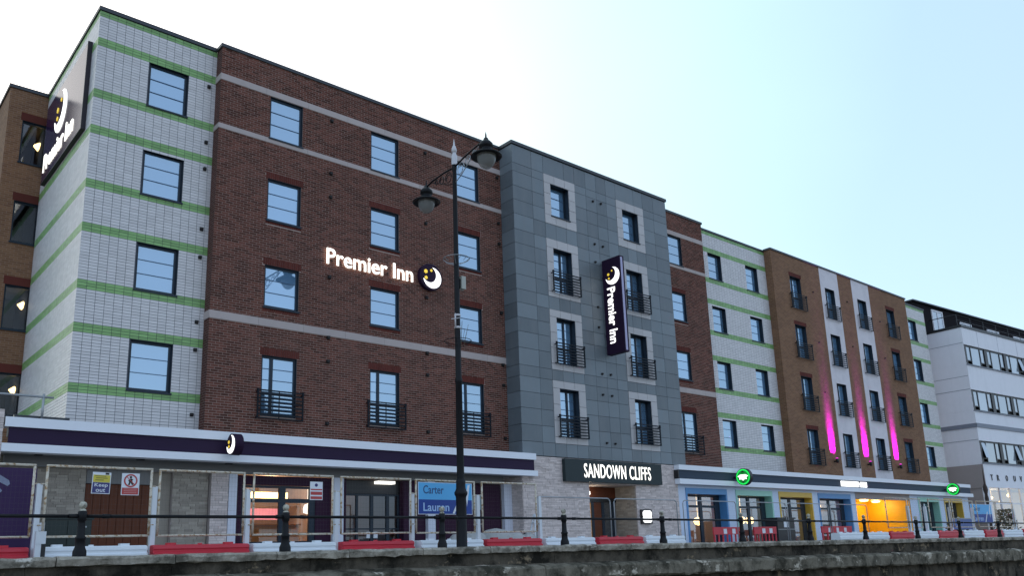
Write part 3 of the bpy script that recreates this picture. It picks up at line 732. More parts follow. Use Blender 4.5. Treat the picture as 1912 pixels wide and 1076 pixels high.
# back wall of the ground floor
part('header_beam', 'soffit', 4.0, 19.87, 22.86, 22.98, 2.20, 2.455)
def pier(x0, x1, Y, z1, m, yb=23.4):
    mb = MB(); mb.box(x0, x1, Y, yb, ZG, z1); o = mb.build('stone_pier', M['slipgap'], hotel)
    slips(x0, x1, ZG, z1, Y, [], M[m], None, o, 'stone_slips', 0.06, 0.075, 0.18, 0.30); return o
pier(3.9, 5.90, 23.0, 2.46, 'piersone'); pier(8.1, 9.08, 23.0, 2.2, 'piersone'); pier(9.1, 9.60, 22.84, 2.2, 'slip')
part('dark_recess', 'piersone', 7.56, 8.09, 23.12, 23.3, ZG, 2.2)
part('door_header', 'soffit', 5.92, 7.54, 23.02, 23.2, 1.84, 2.2)
td = part('timber_door', 'woodbrown', 5.92, 7.54, 23.10, 23.16, ZG, 1.835)
for k in range(8): box_part('door_board', M['woodbrown'], td, 5.93+k*0.2, 6.118+k*0.2, 23.08, 23.098, ZG+0.01, 1.82)
for x0, x1 in ((9.62, 9.86), (12.96, 13.30), (16.50, 16.80), (19.87, 20.24)): part('pilaster', 'pilaster', x0, x1, 22.84, 23.0, ZG, 2.195)
# lobby shop window
part('purple_wall', 'purplewall', 9.87, 12.95, 22.99, 23.10, 1.92, 2.19); part('purple_wall', 'purplewall', 12.42, 12.95, 22.995, 23.10, ZG, 1.915); part('purple_wall', 'purplewall', 9.87, 10.07, 22.995, 23.10, ZG, 1.915)
mb = MB()
for b in ((10.08, 10.14, ZG, 1.91), (11.24, 11.44, ZG, 1.91), (12.22, 12.41, ZG, 1.91)): mb.box(b[0], b[1], 23.02, 23.11, b[2], b[3])
for a, b in ((10.141, 11.239), (11.441, 12.219)):
    for c, d in ((1.84, 1.91), (1.42, 1.54), (ZG, 0.30)): mb.box(a, b, 23.025, 23.105, c, d)
sw = mb.build('shop_window', M['frame'], hotel)
for a, b in ((10.14, 11.24), (11.44, 12.22)):
    for c, d in ((1.54, 1.84), (0.30, 1.42)):
        p = MB(); p.quad((a, 23.065, c), (b, 23.065, c), (b, 23.065, d), (a, 23.065, d)); p.build('pane', M['clear'], sw)
# lobby room behind it
mb = MB()
mb.quad((9.9, 27.2, ZG), (19.0, 27.2, ZG), (19.0, 27.2, 2.4), (9.9, 27.2, 2.4)); mb.quad((9.9, 23.2, 2.4), (19.0, 23.2, 2.4), (19.0, 27.2, 2.4), (9.9, 27.2, 2.4))
mb.quad((19.0, 23.2, ZG), (19.0, 27.2, ZG), (19.0, 27.2, 2.4), (19.0, 23.2, 2.4)); mb.quad((9.9, 23.2, ZG), (9.9, 27.2, ZG), (9.9, 27.2, 2.4), (9.9, 23.2, 2.4))
mb.quad((9.9, 23.2, ZG+0.01), (19, 23.2, ZG+0.01), (19, 27.2, ZG+0.01), (9.9, 27.2, ZG+0.01)); mb.build('lobby_wall', M['roombeige'], hotel)
ct = thing('reception_counter', 'orange timber counter inside the lit lobby window', 'counter', (11.9, 24.9, ZG))
s = MB(); s.box(11.0, 12.75, 24.7, 25.3, ZG, 0.82); s.build('counter_body', M['woodorange'], ct)
for k in range(4): box_part('counter_board', M['woodorange'], ct, 11.0, 12.75, 24.68, 24.699, 0.28+k*0.13, 0.40+k*0.13)
s = MB(); s.box(10.95, 12.8, 24.62, 25.35, 0.825, 0.87); s.build('counter_top', M['woodorange'], ct)
s = MB(); s.box(10.9, 12.75, 25.5, 25.6, 1.66, 1.92); o = s.build('ceiling_strip_light', M['lamp_on'], None, (11.8, 25.5, 1.66)); tag(o, 'long glowing yellow strip light above the lobby counter', 'light')
s = MB(); s.box(11.6, 12.85, 25.9, 25.93, 1.06, 1.42)
o = s.build('back_wall_sign', M['pinkprint'], None, (12.2, 25.9, 1.06)); tag(o, 'pink lit sign on the wall behind the lobby counter', 'sign')
s = MB(); s.lathe([(0.02, 1.50), (0.10, 1.47), (0.14, 1.36), (0.13, 1.22), (0.02, 1.18)], 13.0, 24.6, 14); s.tube([(13.0, 24.6, 1.49), (13.0, 24.6, 2.39)], 0.008, 4)
o = s.build('pendant_lamp', M['glow_white'], None, (13.0, 24.6, 1.18)); tag(o, 'glowing white pendant lamp behind the lobby window', 'lamp')
def lamp_light(name, loc, energy, col, kind='POINT', size=0.2, parent=None):
    l = bpy.data.lights.new(name, kind); l.energy = energy; l.color = col
    if kind == 'POINT': l.shadow_soft_size = size
    elif kind == 'AREA': l.size = size
    o = bpy.data.objects.new(name, l); C.objects.link(o); o.location = loc
    if kind == 'AREA': pass
    return o
part('lobby_light_block', 'roombeige', 13.36, 13.44, 23.32, 27.19, ZG, 2.39)  # added wall that keeps the lobby light out of the entrance
lamp_light('lobby_light', (11.9, 25.0, 2.1), 42, (1.0, 0.72, 0.45)); lamp_light('lobby_light', (15.8, 26.4, 2.1), 4, (1.0, 0.78, 0.6))
# entrance doors
part('purple_wall', 'purplewall', 13.31, 13.47, 22.99, 23.30, ZG, 2.19); part('purple_wall', 'purplewall', 15.62, 16.49, 22.99, 23.30, ZG, 2.19)
part('door_header', 'black', 13.48, 15.61, 23.20, 23.3, 1.76, 2.19)
mb = MB()
for x in (13.48, 13.97, 14.50, 15.10, 15.53): mb.box(x, x+(0.11 if x in (14.50, 15.10) else 0.075), 23.22, 23.29, ZG, 1.755)
for z0, z1 in ((1.69, 1.755), (0.63, 0.67), (ZG, -0.2)):
    for a, b in ((13.556, 13.969), (14.046, 14.499), (14.611, 15.099), (15.211, 15.529)): mb.box(a, b, 23.225, 23.285, z0, z1)
ed = mb.build('entrance_door', M['frame'], hotel)
for a, b in ((13.555, 13.97), (14.045, 14.50), (14.61, 15.10), (15.21, 15.53)):
    for c, d in ((0.67, 1.69), (-0.2, 0.63)):
        p = MB(); p.quad((a, 23.255, c), (b, 23.255, c), (b, 23.255, d), (a, 23.255, d)); p.build('pane', M['clear3'], ed)
for x in (14.37, 14.63): box_part('door_notice', M['print_white'], ed, x, x+0.15, 23.235, 23.25, 0.36, 0.56)
s = MB(); s.box(14.62, 15.28, 22.96, 23.19, 2.07, 2.16); o = s.build('entrance_lit_sign', M['glow_white'], None, (14.9, 23.0, 2.07)); tag(o, 'unreadable white lit sign over the dark glass entrance doors', 'light')  # unreadable lit sign, shaped as a plain glowing strip
# purple boarded bay
pb = part('purple_wall', 'purplewall', 16.82, 19.86, 23.06, 23.3, ZG, 2.19)
for k in range(12): box_part('wall_board', M['purplewall'], pb, 16.83+k*0.252, 17.075+k*0.252, 23.03, 23.059, ZG+0.01, 2.18)
s = MB(); s.box(18.05, 18.95, 22.98, 23.02, 1.28, 1.78); s.build('wall_notice', mat('grey_teal_notice', (0.20, 0.28, 0.31), 0.5), hotel)
# tower base in buff stone slips with a deep doorway
DX0, DX1, DZ = 23.70, 26.44, 2.27
mb = MB(); wall_faces(mb, 20.26, 29.20, ZG, 3.21, TY+0.03, [(DX0, DX1, ZG-1, DZ)], 1.2)
mb.quad((20.26, YB, ZG), (20.26, TY+0.03, ZG), (20.26, TY+0.03, 3.21), (20.26, YB, 3.21)); base_ = mb.build('stone_wall', M['slipgap'], hotel)
slips(20.26, 29.20, ZG, 3.20, TY+0.03, [(DX0, DX1, ZG-1, DZ)], M['slip'], None, base_, 'stone_slips')
slips(TY+0.03, 23.2, ZG, 2.42, 0, [], M['slip'], None, base_, 'stone_slips', side=20.26)
slips(TY+0.06, 23.4, ZG, DZ, 0, [], M['piersone'], None, base_, 'stone_slips', side=DX1, hmin=0.07, hmax=0.08, lmin=0.2, lmax=0.3)
part('door_header', 'woodbrown', DX0+0.01, DX1-0.03, 23.36, 23.46, 1.82, DZ-0.01); part('door_header', 'black', DX0+0.01, DX1-0.03, 23.34, 23.45, 1.66, 1.815)
mb = MB()
for x in (23.75, 24.05, 24.95, 25.55, 26.2): mb.box(x, x+0.14, 23.37, 23.44, ZG, 1.655)
sd_ = mb.build('side_door', M['frame'], hotel)
box_part('door_leaf', M['woodorange'], sd_, 24.20, 24.94, 23.39, 23.43, ZG, 1.65); box_part('door_leaf', M['woodbrown'], sd_, 25.10, 25.54, 23.39, 23.43, ZG, 1.65)
for a, b in ((23.89, 24.05), (25.69, 26.2)):
    p = MB(); p.quad((a, 23.40, ZG), (b, 23.40, ZG), (b, 23.40, 1.65), (a, 23.40, 1.65)); p.build('pane', M['glassdark'], sd_)
s = MB(); s.box(24.35, 24.85, 23.30, 23.35, 1.95, 2.08); o = s.build('doorway_light', M['glow_white2'], None, (24.6, 23.3, 1.95)); tag(o, 'small white light above the timber door under the dark slate sign', 'light')
lamp_light('doorway_lamp', (24.6, 23.1, 1.9), 7, (1.0, 0.85, 0.65), size=0.1)

# right shopfront
GX0, GX1 = 29.0, 60.0
part('fascia_board', 'navy', GX0+0.05, GX1-0.05, FY+0.05, FY+0.12, 2.62, 3.0)
part('cornice', 'cornice', GX0, GX1-0.1, FY-0.02, FY+0.25, 3.0, 3.21); part('cornice', 'cornice', GX0, GX1+0.15, FY-0.02, FY+0.25, 2.40, 2.62)
part('shop_roof', 'concrete_roof', GX0+0.3, GX1-0.3, FY+0.26, YW+0.02, 2.95, 3.15)
part('fascia_end_shadow', 'black', GX0-0.02, GX0+0.04, FY+0.03, FY+0.3, 2.63, 2.99)  # black piece standing in for the shadow line at the fascia's end
WY = 22.30
bays = [(29.73, 32.75, 'blueframe'), (33.45, 36.48, 'mint'), (37.05, 40.15, 'yellow'), (40.75, 44.15, 'blueframe'), (52.40, 55.40, 'mint'), (56.15, 58.95, 'yellow')]
PX0, PX1 = 44.70, 51.33
mb = MB(); wall_faces(mb, 29.22, 60.0, ZG, 2.40, WY, [(a, b, ZG-1, 2.27) for a, b, _ in bays]+[(PX0, PX1, ZG-1, 2.10)], 0.02)
mb.quad((29.22, 23, ZG), (29.22, WY, ZG), (29.22, WY, 2.4), (29.22, 23, 2.4)); mb.build('shop_wall', M['paleblue'], hotel)
for a, b, mm in bays:
    mb = MB(); t = 0.10
    mb.box(a, a+t, WY-0.03, WY+0.42, ZG, 2.02); mb.box(b-t, b, WY-0.03, WY+0.42, ZG, 2.02); mb.box(a, b, WY-0.03, WY+0.42, 2.02, 2.27)
    mb.build('painted_surround', M[mm], hotel)
    x0, x1, y = a+t+0.005, b-t-0.005, WY+0.36
    xm = (x0+x1)/2; mb = MB()
    for p, q in ((x0, x0+0.09), (xm-0.10, xm+0.10), (x1-0.35, x1)): mb.box(p, q, y, y+0.07, ZG, 2.01)
    for p, q in ((x0+0.091, xm-0.101), (xm+0.101, x1-0.351)):
        for c, d in ((1.93, 2.01), (1.46, 1.56), (ZG, -0.1)): mb.box(p, q, y+0.003, y+0.067, c, d)
    w = mb.build('shop_window', M['frame'], hotel)
    for p, q in ((x0+0.09, xm-0.1), (xm+0.1, x1-0.35)):
        for c, d in ((1.56, 1.93), (-0.1, 1.46)):
            pn = MB(); pn.quad((p, y+0.035, c), (q, y+0.035, c), (q, y+0.035, d), (p, y+0.035, d)); pn.build('pane', M['clear2'], w)
mb = MB()
for x0, x1 in ((29.4, 44.3), (51.6, 59.8)):
    mb.quad((x0, 27, ZG), (x1, 27, ZG), (x1, 27, 2.5), (x0, 27, 2.5)); mb.quad((x0, 22.8, 2.45), (x1, 22.8, 2.45), (x1, 27, 2.45), (x0, 27, 2.45)); mb.quad((x0, 22.8, ZG+.01), (x1, 22.8, ZG+.01), (x1, 27, ZG+.01), (x0, 27, ZG+.01))
    mb.quad((x1, 22.8, ZG), (x1, 27, ZG), (x1, 27, 2.5), (x1, 22.8, 2.5)); mb.quad((x0, 22.8, ZG), (x0, 27, ZG), (x0, 27, 2.5), (x0, 22.8, 2.5))
mb.build('restaurant_wall', M['roomgrey'], hotel)
gl = [(33.6, 24.6, 0.95, 'peach globe lamp glowing behind the blue framed window'), (37.2, 24.6, 1.0, 'warm globe lamp glowing behind the mint framed window beside the slate sign'),
      (38.4, 24.9, 1.0, 'second warm globe lamp behind the same mint framed window, farther in'), (44.0, 24.2, 1.75, 'globe lamp glowing behind the blue framed window next to the yellow porch')]
for i, (x, y, zv, lb) in enumerate(gl):
    s = MB(); s.lathe([(0.02, zv+0.2), (0.16, zv+0.14), (0.22, zv), (0.16, zv-0.14), (0.02, zv-0.2)], x, y, 12); s.tube([(x, y, zv+0.19), (x, y, 2.44)], 0.01, 4)
    o = s.build('globe_lamp', M['lamp_on'], None, (x, y, zv)); tag(o, lb, 'lamp', 'lamps inside the restaurant')
lamp_light('restaurant_light', (36.5, 25, 1.9), 70, (1.0, 0.65, 0.4)); lamp_light('restaurant_light', (42.5, 25, 1.9), 16, (1.0, 0.7, 0.5))
# yellow porch
mb = MB(); py = 24.9
mb.quad((PX0, py, ZG), (PX1, py, ZG), (PX1, py, 2.12), (PX0, py, 2.12)); mb.quad((PX1, WY, ZG), (PX1, WY, 2.12), (PX1, py, 2.12), (PX1, py, ZG)); mb.quad((PX0, WY, ZG), (PX0, py, ZG), (PX0, py, 2.12), (PX0, WY, 2.12))
mb.quad((PX0, WY, 2.12), (PX0, py, 2.12), (PX1, py, 2.12), (PX1, WY, 2.12)); mb.build('porch_wall', M['porchyellow'], hotel)
part('porch_header', 'tbrown', PX0+0.01, PX1-0.01, WY-0.012, WY+0.14, 2.06, 2.398)
pd = part('porch_door', 'woodbrown', 47.35, 48.75, py-0.10, py-0.01, ZG, 1.72); box_part('pane', M['glassdark'], pd, 47.5, 48.3, py-0.115, py-0.105, 0.1, 1.6); box_part('door_frame', M['black'], pd, 48.76, 48.95, py-0.12, py-0.01, ZG, 1.78)
for x, y, lb in ((47.9, 23.4, 'bright round ceiling light in the yellow porch, above the porch door'), (53.0-2.6, 23.9, 'dimmer round ceiling light deep in the yellow porch')):
    s = MB(); s.lathe([(0.01, 2.02), (0.2, 2.03), (0.24, 2.07), (0.24, 2.115)], x, y, 16); o = s.build('porch_ceiling_light', M['lamp_on'], None, (x, y, 2.1)); tag(o, lb, 'light', 'ceiling lights in the yellow porch')
    lamp_light('porch_light', (x, y, 1.85), 34, (1.0, 0.78, 0.42))

# ================================================================== SIGNS ON THE HOTEL
# lit lettering on the red brick
t = thing('lit_lettering_sign', 'large lit white Premier Inn lettering with a round moon emblem on the red brick wall', 'sign', (12.61, 22.98, 9.0))
mb = MB(); add_text(mb, 'Premier Inn', (12.61, YB-0.07, 9.11), (1, 0, 0), (0, 0, 1), 3.40, 0.55, 0.03, off=0.010, spacing=1.0); mb.build('letters', M['glow_white'], t)
mb = MB()
for k in range(11): mb.box(12.8+k*0.31, 12.83+k*0.31, YB-0.071, YB-0.011, 9.24, 9.28)
mb.build('fixings', M['vent'], t)
mb = MB(); mb.poly(disc(0.49), (16.74, YB-0.011, 9.43), (1, 0, 0), (0, 0, 1), 0.16); rd = mb.build('roundel', M['signmatt'], t)
mb = MB(); crescent_faces(mb, 0.385, (16.78, YB-0.172, 9.40), (1, 0, 0), (0, 0, 1), 0.02); mb.build('moon', M['glow_white2'], rd)
for x, zv, r in ((-0.24, 0.17, 0.085), (0.0, 0.24, 0.055), (-0.23, -0.06, 0.07)):
    mb = MB(); mb.poly(star(r, x, zv, 6, 0.7), (16.74, YB-0.172, 9.43), (1, 0, 0), (0, 0, 1), 0.02); mb.build('star', M['glow_yellow'], rd)
# projecting vertical sign on the tower
t = thing('vertical_blade_sign', 'tall dark purple Premier Inn sign projecting from the grey panelled tower', 'sign', (25.2, 22.2, 7.5))
mb = MB(); mb.box(25.08, 25.34, 21.18, 22.15, 7.50, 11.56); bs = mb.build('sign_box', M['signmatt'], t)
mb = MB(); mb.box(25.13, 25.25, 21.172, 21.179, 7.56, 11.50); mb.build('sign_edge', M['signedge'], bs)
mb = MB(); add_text(mb, 'Premier Inn', (25.079, 21.93, 10.30), (0, 0, -1), (0, -1, 0), 2.36, 0.42, 0.02, off=0.014); mb.build('letters', M['glow_white2'], bs)
mb = MB(); crescent_faces(mb, 0.37, (25.079, 21.60, 10.78), (0, -1, 0), (0, 0, 1), 0.02); mb.build('moon', M['glow_white2'], bs)
for a, b, r in ((-0.22, 0.10, 0.065), (-0.20, -0.08, 0.05), (-0.02, 0.22, 0.04)):
    mb = MB(); mb.poly(star(r, a, b, 6, 0.7), (25.079, 21.60, 10.78), (0, -1, 0), (0, 0, 1), 0.02); mb.build('star', M['glow_yellow'], bs)
mb = MB()
for zv in (8.3, 10.8): mb.box(25.16, 25.26, 22.15, 22.239, zv, zv+0.1)
mb.build('bracket', M['black'], t)
# gable sign
t = thing('gable_sign', 'large glossy purple Premier Inn sign on the white tiled gable wall', 'sign', (5.3, 26.3, 12.0))
mb = MB(); mb.box(5.27, 5.38, 24.02, 28.75, 12.02, 14.76); gs = mb.build('sign_panel', M['signdark'], t)
mb = MB(); add_text(mb, 'Premier Inn', (5.269, 28.55, 12.33), (0, -1, 0), (0, 0, 1), 3.6, 0.62, 0.02, off=0.014); mb.build('letters', M['glow_white'], gs)
mb = MB(); crescent_faces(mb, 0.70, (5.269, 26.75, 13.78), (0, -1, 0), (0, 0, 1), 0.02); mb.build('moon', M['glow_white2'], gs)
for a, b, r in ((-0.42, 0.20, 0.10), (-0.40, -0.10, 0.08), (-0.05, 0.42, 0.07)):
    mb = MB(); mb.poly(star(r, a, b, 6, 0.7), (5.269, 26.75, 13.78), (0, -1, 0), (0, 0, 1), 0.02); mb.build('star', M['glow_yellow'], gs)
mb = MB(); mb.box(5.26, 5.385, 23.98, 24.02, 11.98, 14.80); mb.box(5.26, 5.385, 24.021, 28.75, 11.98, 12.018); mb.build('sign_edge', M['signblack'], t)
# small projecting moon roundel on the purple fascia
def blade_roundel(name, label, x, zc, r, th, yo, rim, group=None):
    t = thing(name, label, 'sign', (x, FY, zc), group)
    mb = MB(); mb.poly(disc(r), (x+th/2, yo, zc), (0, -1, 0), (0, 0, 1), th); d = mb.build('roundel', rim, t)
    mb = MB(); mb.box(x-0.04, x+0.04, yo+r*0.9, FY+0.05, zc-0.05, zc+0.05); mb.build('bracket', M['black'], t)
    return t, d
t, d = blade_roundel('moon_roundel_sign', 'small round projecting sign with a lit moon on the purple fascia', 9.2, 2.85, 0.29, 0.24, 21.55, M['signmatt'])
xf = 9.2-0.12-0.001
mb = MB(); crescent_faces(mb, 0.25, (xf, 21.55, 2.85), (0, -1, 0), (0, 0, 1), 0.015); mb.build('moon', M['glow_white2'], d)
for a, b, r in ((-0.13, 0.07, 0.05), (-0.12, -0.05, 0.04)):
    mb = MB(); mb.poly(star(r, a, b, 6, 0.7), (xf, 21.55, 2.85), (0, -1, 0), (0, 0, 1), 0.015); mb.build('star', M['glow_yellow'], d)
for x, lb in ((33.1, 'round green lit sign projecting from the navy fascia near the stone tower base'), (55.9, 'round green lit sign projecting from the far end of the navy fascia')):
    t, d = blade_roundel('green_roundel_sign', lb, x, 2.78, 0.38, 0.2, 21.52, M['black'], 'green round signs on the navy fascia')
    xf = x-0.1-0.001
    mb = MB(); mb.poly(disc(0.35), (xf, 21.52, 2.78), (0, -1, 0), (0, 0, 1), 0.012); gd = mb.build('green_face', M['glow_green'], d)
    mb = MB(); mb.poly(disc(0.285), (xf-0.0125, 21.52, 2.78), (0, -1, 0), (0, 0, 1), 0.004); mb.build('green_centre', M['glow_green_dark'], d)
    mb = MB(); mb.poly([(-0.27, 0.03), (-0.16, -0.03), (-0.2, -0.11), (-0.08, -0.1), (0, -0.17), (0.08, -0.1), (0.2, -0.11), (0.16, -0.03), (0.27, 0.03), (0.14, 0.10), (-0.14, 0.10)], (xf-0.017, 21.52, 2.78), (0, -1, 0), (0, 0, 1), 0.01); mb.build('white_mark', M['glow_white2'], d)
    for P_ in ([(-0.11, 0.19), (0.11, 0.19), (0, 0.28)], [(-0.09, -0.21), (0, -0.29), (0.09, -0.21)]):
        mb = MB(); mb.poly(P_, (xf-0.017, 21.52, 2.78), (0, -1, 0), (0, 0, 1), 0.006); mb.build('dark_mark', M['print_black'], d)
t = thing('slate_name_sign', 'dark slate SANDOWN CLIFFS sign with lit letters above the stone doorway', 'sign', (25.1, TY, 2.3))
mb = MB(); mb.box(22.28, 27.95, TY-0.16, TY-0.002, 2.32, 3.165); sb = mb.build('sign_board', M['slate_sign'], t)
mb = MB(); add_text(mb, 'SANDOWN CLIFFS', (23.29, TY-0.161, 2.48), (1, 0, 0), (0, 0, 1), 3.94, 0.54, 0.012, off=0.004, spacing=1.1); mb.build('letters', M['glow_white'], sb)
t = thing('lit_wall_sign', 'small rounded white lit sign on the stone wall right of the doorway', 'sign', (26.9, TY, 0.8))
t['label'] = 'small rounded white lit sign on the stone wall beside the doorway'
mb = MB(); mb.box(26.58, 27.22, TY-0.10, TY-0.002, 0.74, 1.31); f = mb.build('sign_case', M['black'], t)
P = [(x*0.27+0.0, zv*0.24) for x, zv in ((-0.7, -1), (0.7, -1), (1, -0.7), (1, -0.2), (0.85, 0), (1, 0.2), (1, 0.7), (0.7, 1), (-0.7, 1), (-1, 0.7), (-1, 0.2), (-0.85, 0), (-1, -0.2), (-1, -0.7))]
mb = MB(); mb.poly(P, (26.9, TY-0.101, 1.025), (1, 0, 0), (0, 0, 1), 0.02); mb.build('lit_face', M['glow_white2'], f)
# lit letters of the restaurant, too bright in the photograph to read
t = thing('lit_fascia_lettering', 'bright white lit lettering on the navy fascia above the yellow porch', 'sign', (44.2, FY, 2.6))
mb = MB()
for k in range(8): mb.box(42.82+k*0.24, 43.03+k*0.24, FY+0.0, FY+0.048, 2.66, 2.94)
mb.box(44.77, 44.9, FY, FY+0.048, 2.78, 2.84)
for k in range(3): mb.box(44.93+k*0.24, 45.14+k*0.24, FY+0.0, FY+0.048, 2.66, 2.94)
mb.build('letters', M['glow_white2'], t)
# pink uplights
PINK = 130
for x, lb in ((44.22, 'pink uplighter on the brown brick before the first white stripe'), (48.08, 'pink uplighter on the brown brick between the two white stripes'), (51.95, 'pink uplighter on the brown brick after the second white stripe')):
    t = thing('wall_uplighter', lb, 'wall light', (x, YB, 4.2), 'pink uplighters on the brown wall')
    mb = MB(); mb.lathe([(0.0, 4.02), (0.07, 4.03), (0.085, 4.12), (0.085, 4.28)], x, YB-0.20, 12); mb.box(x-0.02, x+0.02, YB-0.13, YB-0.002, 4.08, 4.16); mb.build('lamp_body', M['black'], t)
    mb = MB(); mb.box(x-0.08, x+0.08, YB-0.24, YB-0.16, 4.282, 4.295); mb.build('lens', emit('pink_lens', (1, 0.02, 0.75), 3.0), t)
    l = bpy.data.lights.new('pink_beam', 'AREA'); l.shape = 'RECTANGLE'; l.size = 0.50; l.size_y = 0.08; l.spread = math.radians(21); l.energy = PINK; l.color = (0.62, 0.0, 1.0)
    o = bpy.data.objects.new('pink_beam', l); C.objects.link(o); o.location = (x, YB-0.13, 4.31)
    o.rotation_euler = Vector((0, -0.17, -1)).to_track_quat('Z', 'Y').to_euler()
# ================================================================== WHITE HOTEL NEXT DOOR
TA = math.radians(4.8); TU = Vector((math.cos(TA), -math.sin(TA), 0)); TN = Vector((math.sin(TA), math.cos(TA), 0)); TO = Vector((62.7, 22.0, 0))
def tp(u, d, zv): q = TO+TU*u+TN*d; return (q.x, q.y, zv)
trou = thing('white_clad_hotel', 'white clad building with ribbon windows and a dark set-back top storey', 'building', (62.7, 22.0, ZG))
def tbox(mb, u0, u1, d0, d1, z0, z1):
    i = len(mb.v); mb.v += [tp(u0, d0, z0), tp(u1, d0, z0), tp(u1, d1, z0), tp(u0, d1, z0), tp(u0, d0, z1), tp(u1, d0, z1), tp(u1, d1, z1), tp(u0, d1, z1)]
    for q in ((0, 1, 5, 4), (1, 2, 6, 5), (3, 0, 4, 7), (4, 5, 6, 7), (3, 2, 1, 0), (2, 3, 7, 6)): mb.f.append(tuple(i+k for k in q)); mb.mi.append(mb.cur); mb.smooth.append(False)
def tpart(name, m, parent, *b):
    mb = MB(); tbox(mb, *b); return mb.build(name, M[m] if isinstance(m, str) else m, parent)
UE, DE = 34.0, 16.0
def tband(z0, z1, m='twhite', pr=0.0):
    tpart('cladding_band', m, trou, 0-pr, UE, 0-pr, DE, z0, z1)
tband(13.19, 14.43); tband(9.93, 11.74); tband(7.545, 8.44); tband(7.26, 7.54, 'tgrey', 0.06); tband(6.33, 7.255)
tband(3.10, 4.78, 'twhite'); 
tpart('roof_edge', 'black', trou, -0.05, UE, -0.05, DE, 14.435, 14.62)
for z0, z1 in ((11.745, 13.185), (8.445, 9.925), (4.785, 6.325)):
    tpart('cladding_band', 'twhite', trou, 0.001, 0.03, 0.03, DE, z0, z1)
    tpart('window_recess', 'black', trou, 0.03, UE, 0.35, DE, z0, z1)
    # ribbon windows: dark posts, panes, a few opened vents
    u = 0.04; k = 0
    while u < 22:
        mb = MB(); tbox(mb, u, u+0.42 if k else u+0.35, 0.06, 0.2, z0, z1)
        tbox(mb, u+0.42, u+3.0, 0.08, 0.16, z0, z0+0.09); tbox(mb, u+0.42, u+3.0, 0.08, 0.16, z1-0.09, z1); tbox(mb, u+0.98, u+1.06, 0.08, 0.16, z0+0.09, z1-0.09); tbox(mb, u+2.36, u+2.44, 0.08, 0.16, z0+0.09, z1-0.09)
        tbox(mb, u+0.42, u+0.98, 0.09, 0.15, z0+0.3, z0+0.37); tbox(mb, u+2.44, u+3.0, 0.09, 0.15, z0+0.3, z0+0.37)
        w = mb.build('ribbon_window', M['black'], trou)
        for a, b in ((0.43, 0.97), (1.07, 2.35), (2.45, 2.99)):
            p = MB(); op = 0.22 if (b-a < 1 and random.random() < 0.16) else 0.0
            p.quad(tp(u+a, 0.12-op, z0+0.09 if a > 1 and b < 2.4 else z0+0.37), tp(u+b, 0.12-op, z0+0.09 if a > 1 and b < 2.4 else z0+0.37), tp(u+b, 0.12, z1-0.09), tp(u+a, 0.12, z1-0.09)); p.build('pane', M['glassgrey'], w)
        u += 3.05; k += 1
    tpart('sill', 'tgrey', trou, -0.02, UE, -0.08, 0.05, z0-0.06, z0-0.003)
tpart('cladding_band', 'tbrown', trou, 0.05, 0.3, 0.06, DE, ZG, 3.095)
tpart('cladding_band', 'tbrown', trou, -0.006, -0.001, 0.0, DE, 3.1, 4.70)
# joints of the cladding
for z_ in (13.3, 10.9, 9.95, 6.39): tpart('cladding_joint', 'tgrey', trou, -0.008, -0.002, 0.05, DE, z_, z_+0.03)
for u in (2.2, 5.3, 8.4, 11.5): tpart('cladding_joint', 'tgrey', trou, u, u+0.02, -0.006, -0.001, 13.2, 14.4)
# dark top storey, set back
pent = tpart('top_storey', 'pent', trou, -1.6, UE-1, 2.4, DE-1, 14.6, 16.75)
tpart('top_roof', 'coping', trou, -1.75, UE-0.9, 2.2, DE-0.9, 16.76, 16.86)
for i, (a, b, c, d) in enumerate(((1.0, 2.6, 14.8, 16.5), (5.2, 7.0, 14.9, 16.1), (9.6, 11.6, 14.9, 16.1), (14.2, 16.2, 14.9, 16.1), (18.8, 20.8, 14.9, 16.1))):
    mb = MB(); tbox(mb, a, a+0.1, 2.32, 2.39, c, d); tbox(mb, b-0.1, b, 2.32, 2.39, c, d); tbox(mb, a+0.1, b-0.1, 2.32, 2.39, c, c+0.1); tbox(mb, a+0.1, b-0.1, 2.32, 2.39, d-0.1, d); tbox(mb, (a+b)/2-0.04, (a+b)/2+0.04, 2.32, 2.39, c+0.1, d-0.1)
    w = mb.build('window', M['twhite'], trou)
    p = MB(); p.quad(tp(a+0.1, 2.36, c+0.1), tp(b-0.1, 2.36, c+0.1), tp(b-0.1, 2.36, d-0.1), tp(a+0.1, 2.36, d-0.1)); p.build('pane', M['glassgrey'], w)
mb = MB(); tr_ = [tp(u, 0.35, 15.5) for u in (0.3, UE-2)]
mb.tube(tr_, 0.03, 6); mb.tube([tp(0.3, 0.35, 15.5), tp(0.3, 2.3, 15.5)], 0.03, 6); mb.tube([tp(0.3, 0.35, 15.1), tp(UE-2, 0.35, 15.1)], 0.018, 5)
for k in range(16): mb.tube([tp(0.3+k*2, 0.35, 14.62), tp(0.3+k*2, 0.35, 15.5)], 0.022, 5)
mb.build('roof_railing', M['black'], trou)
# letters: only the first five show
mb = MB()
for ch, u in (('T', 0.80), ('R', 1.72), ('O', 3.02), ('U', 4.22), ('V', 5.22)):
    add_text(mb, ch, tp(u, -0.011, 3.60), TU, (0, 0, 1), 0.30, 0.40, 0.03, off=0.012)
o = mb.build('building_letters', M['print_black'], None, tp(0.8, 0, 3.6)); tag(o, 'spaced black capital letters T R O U V on the white building', 'lettering')
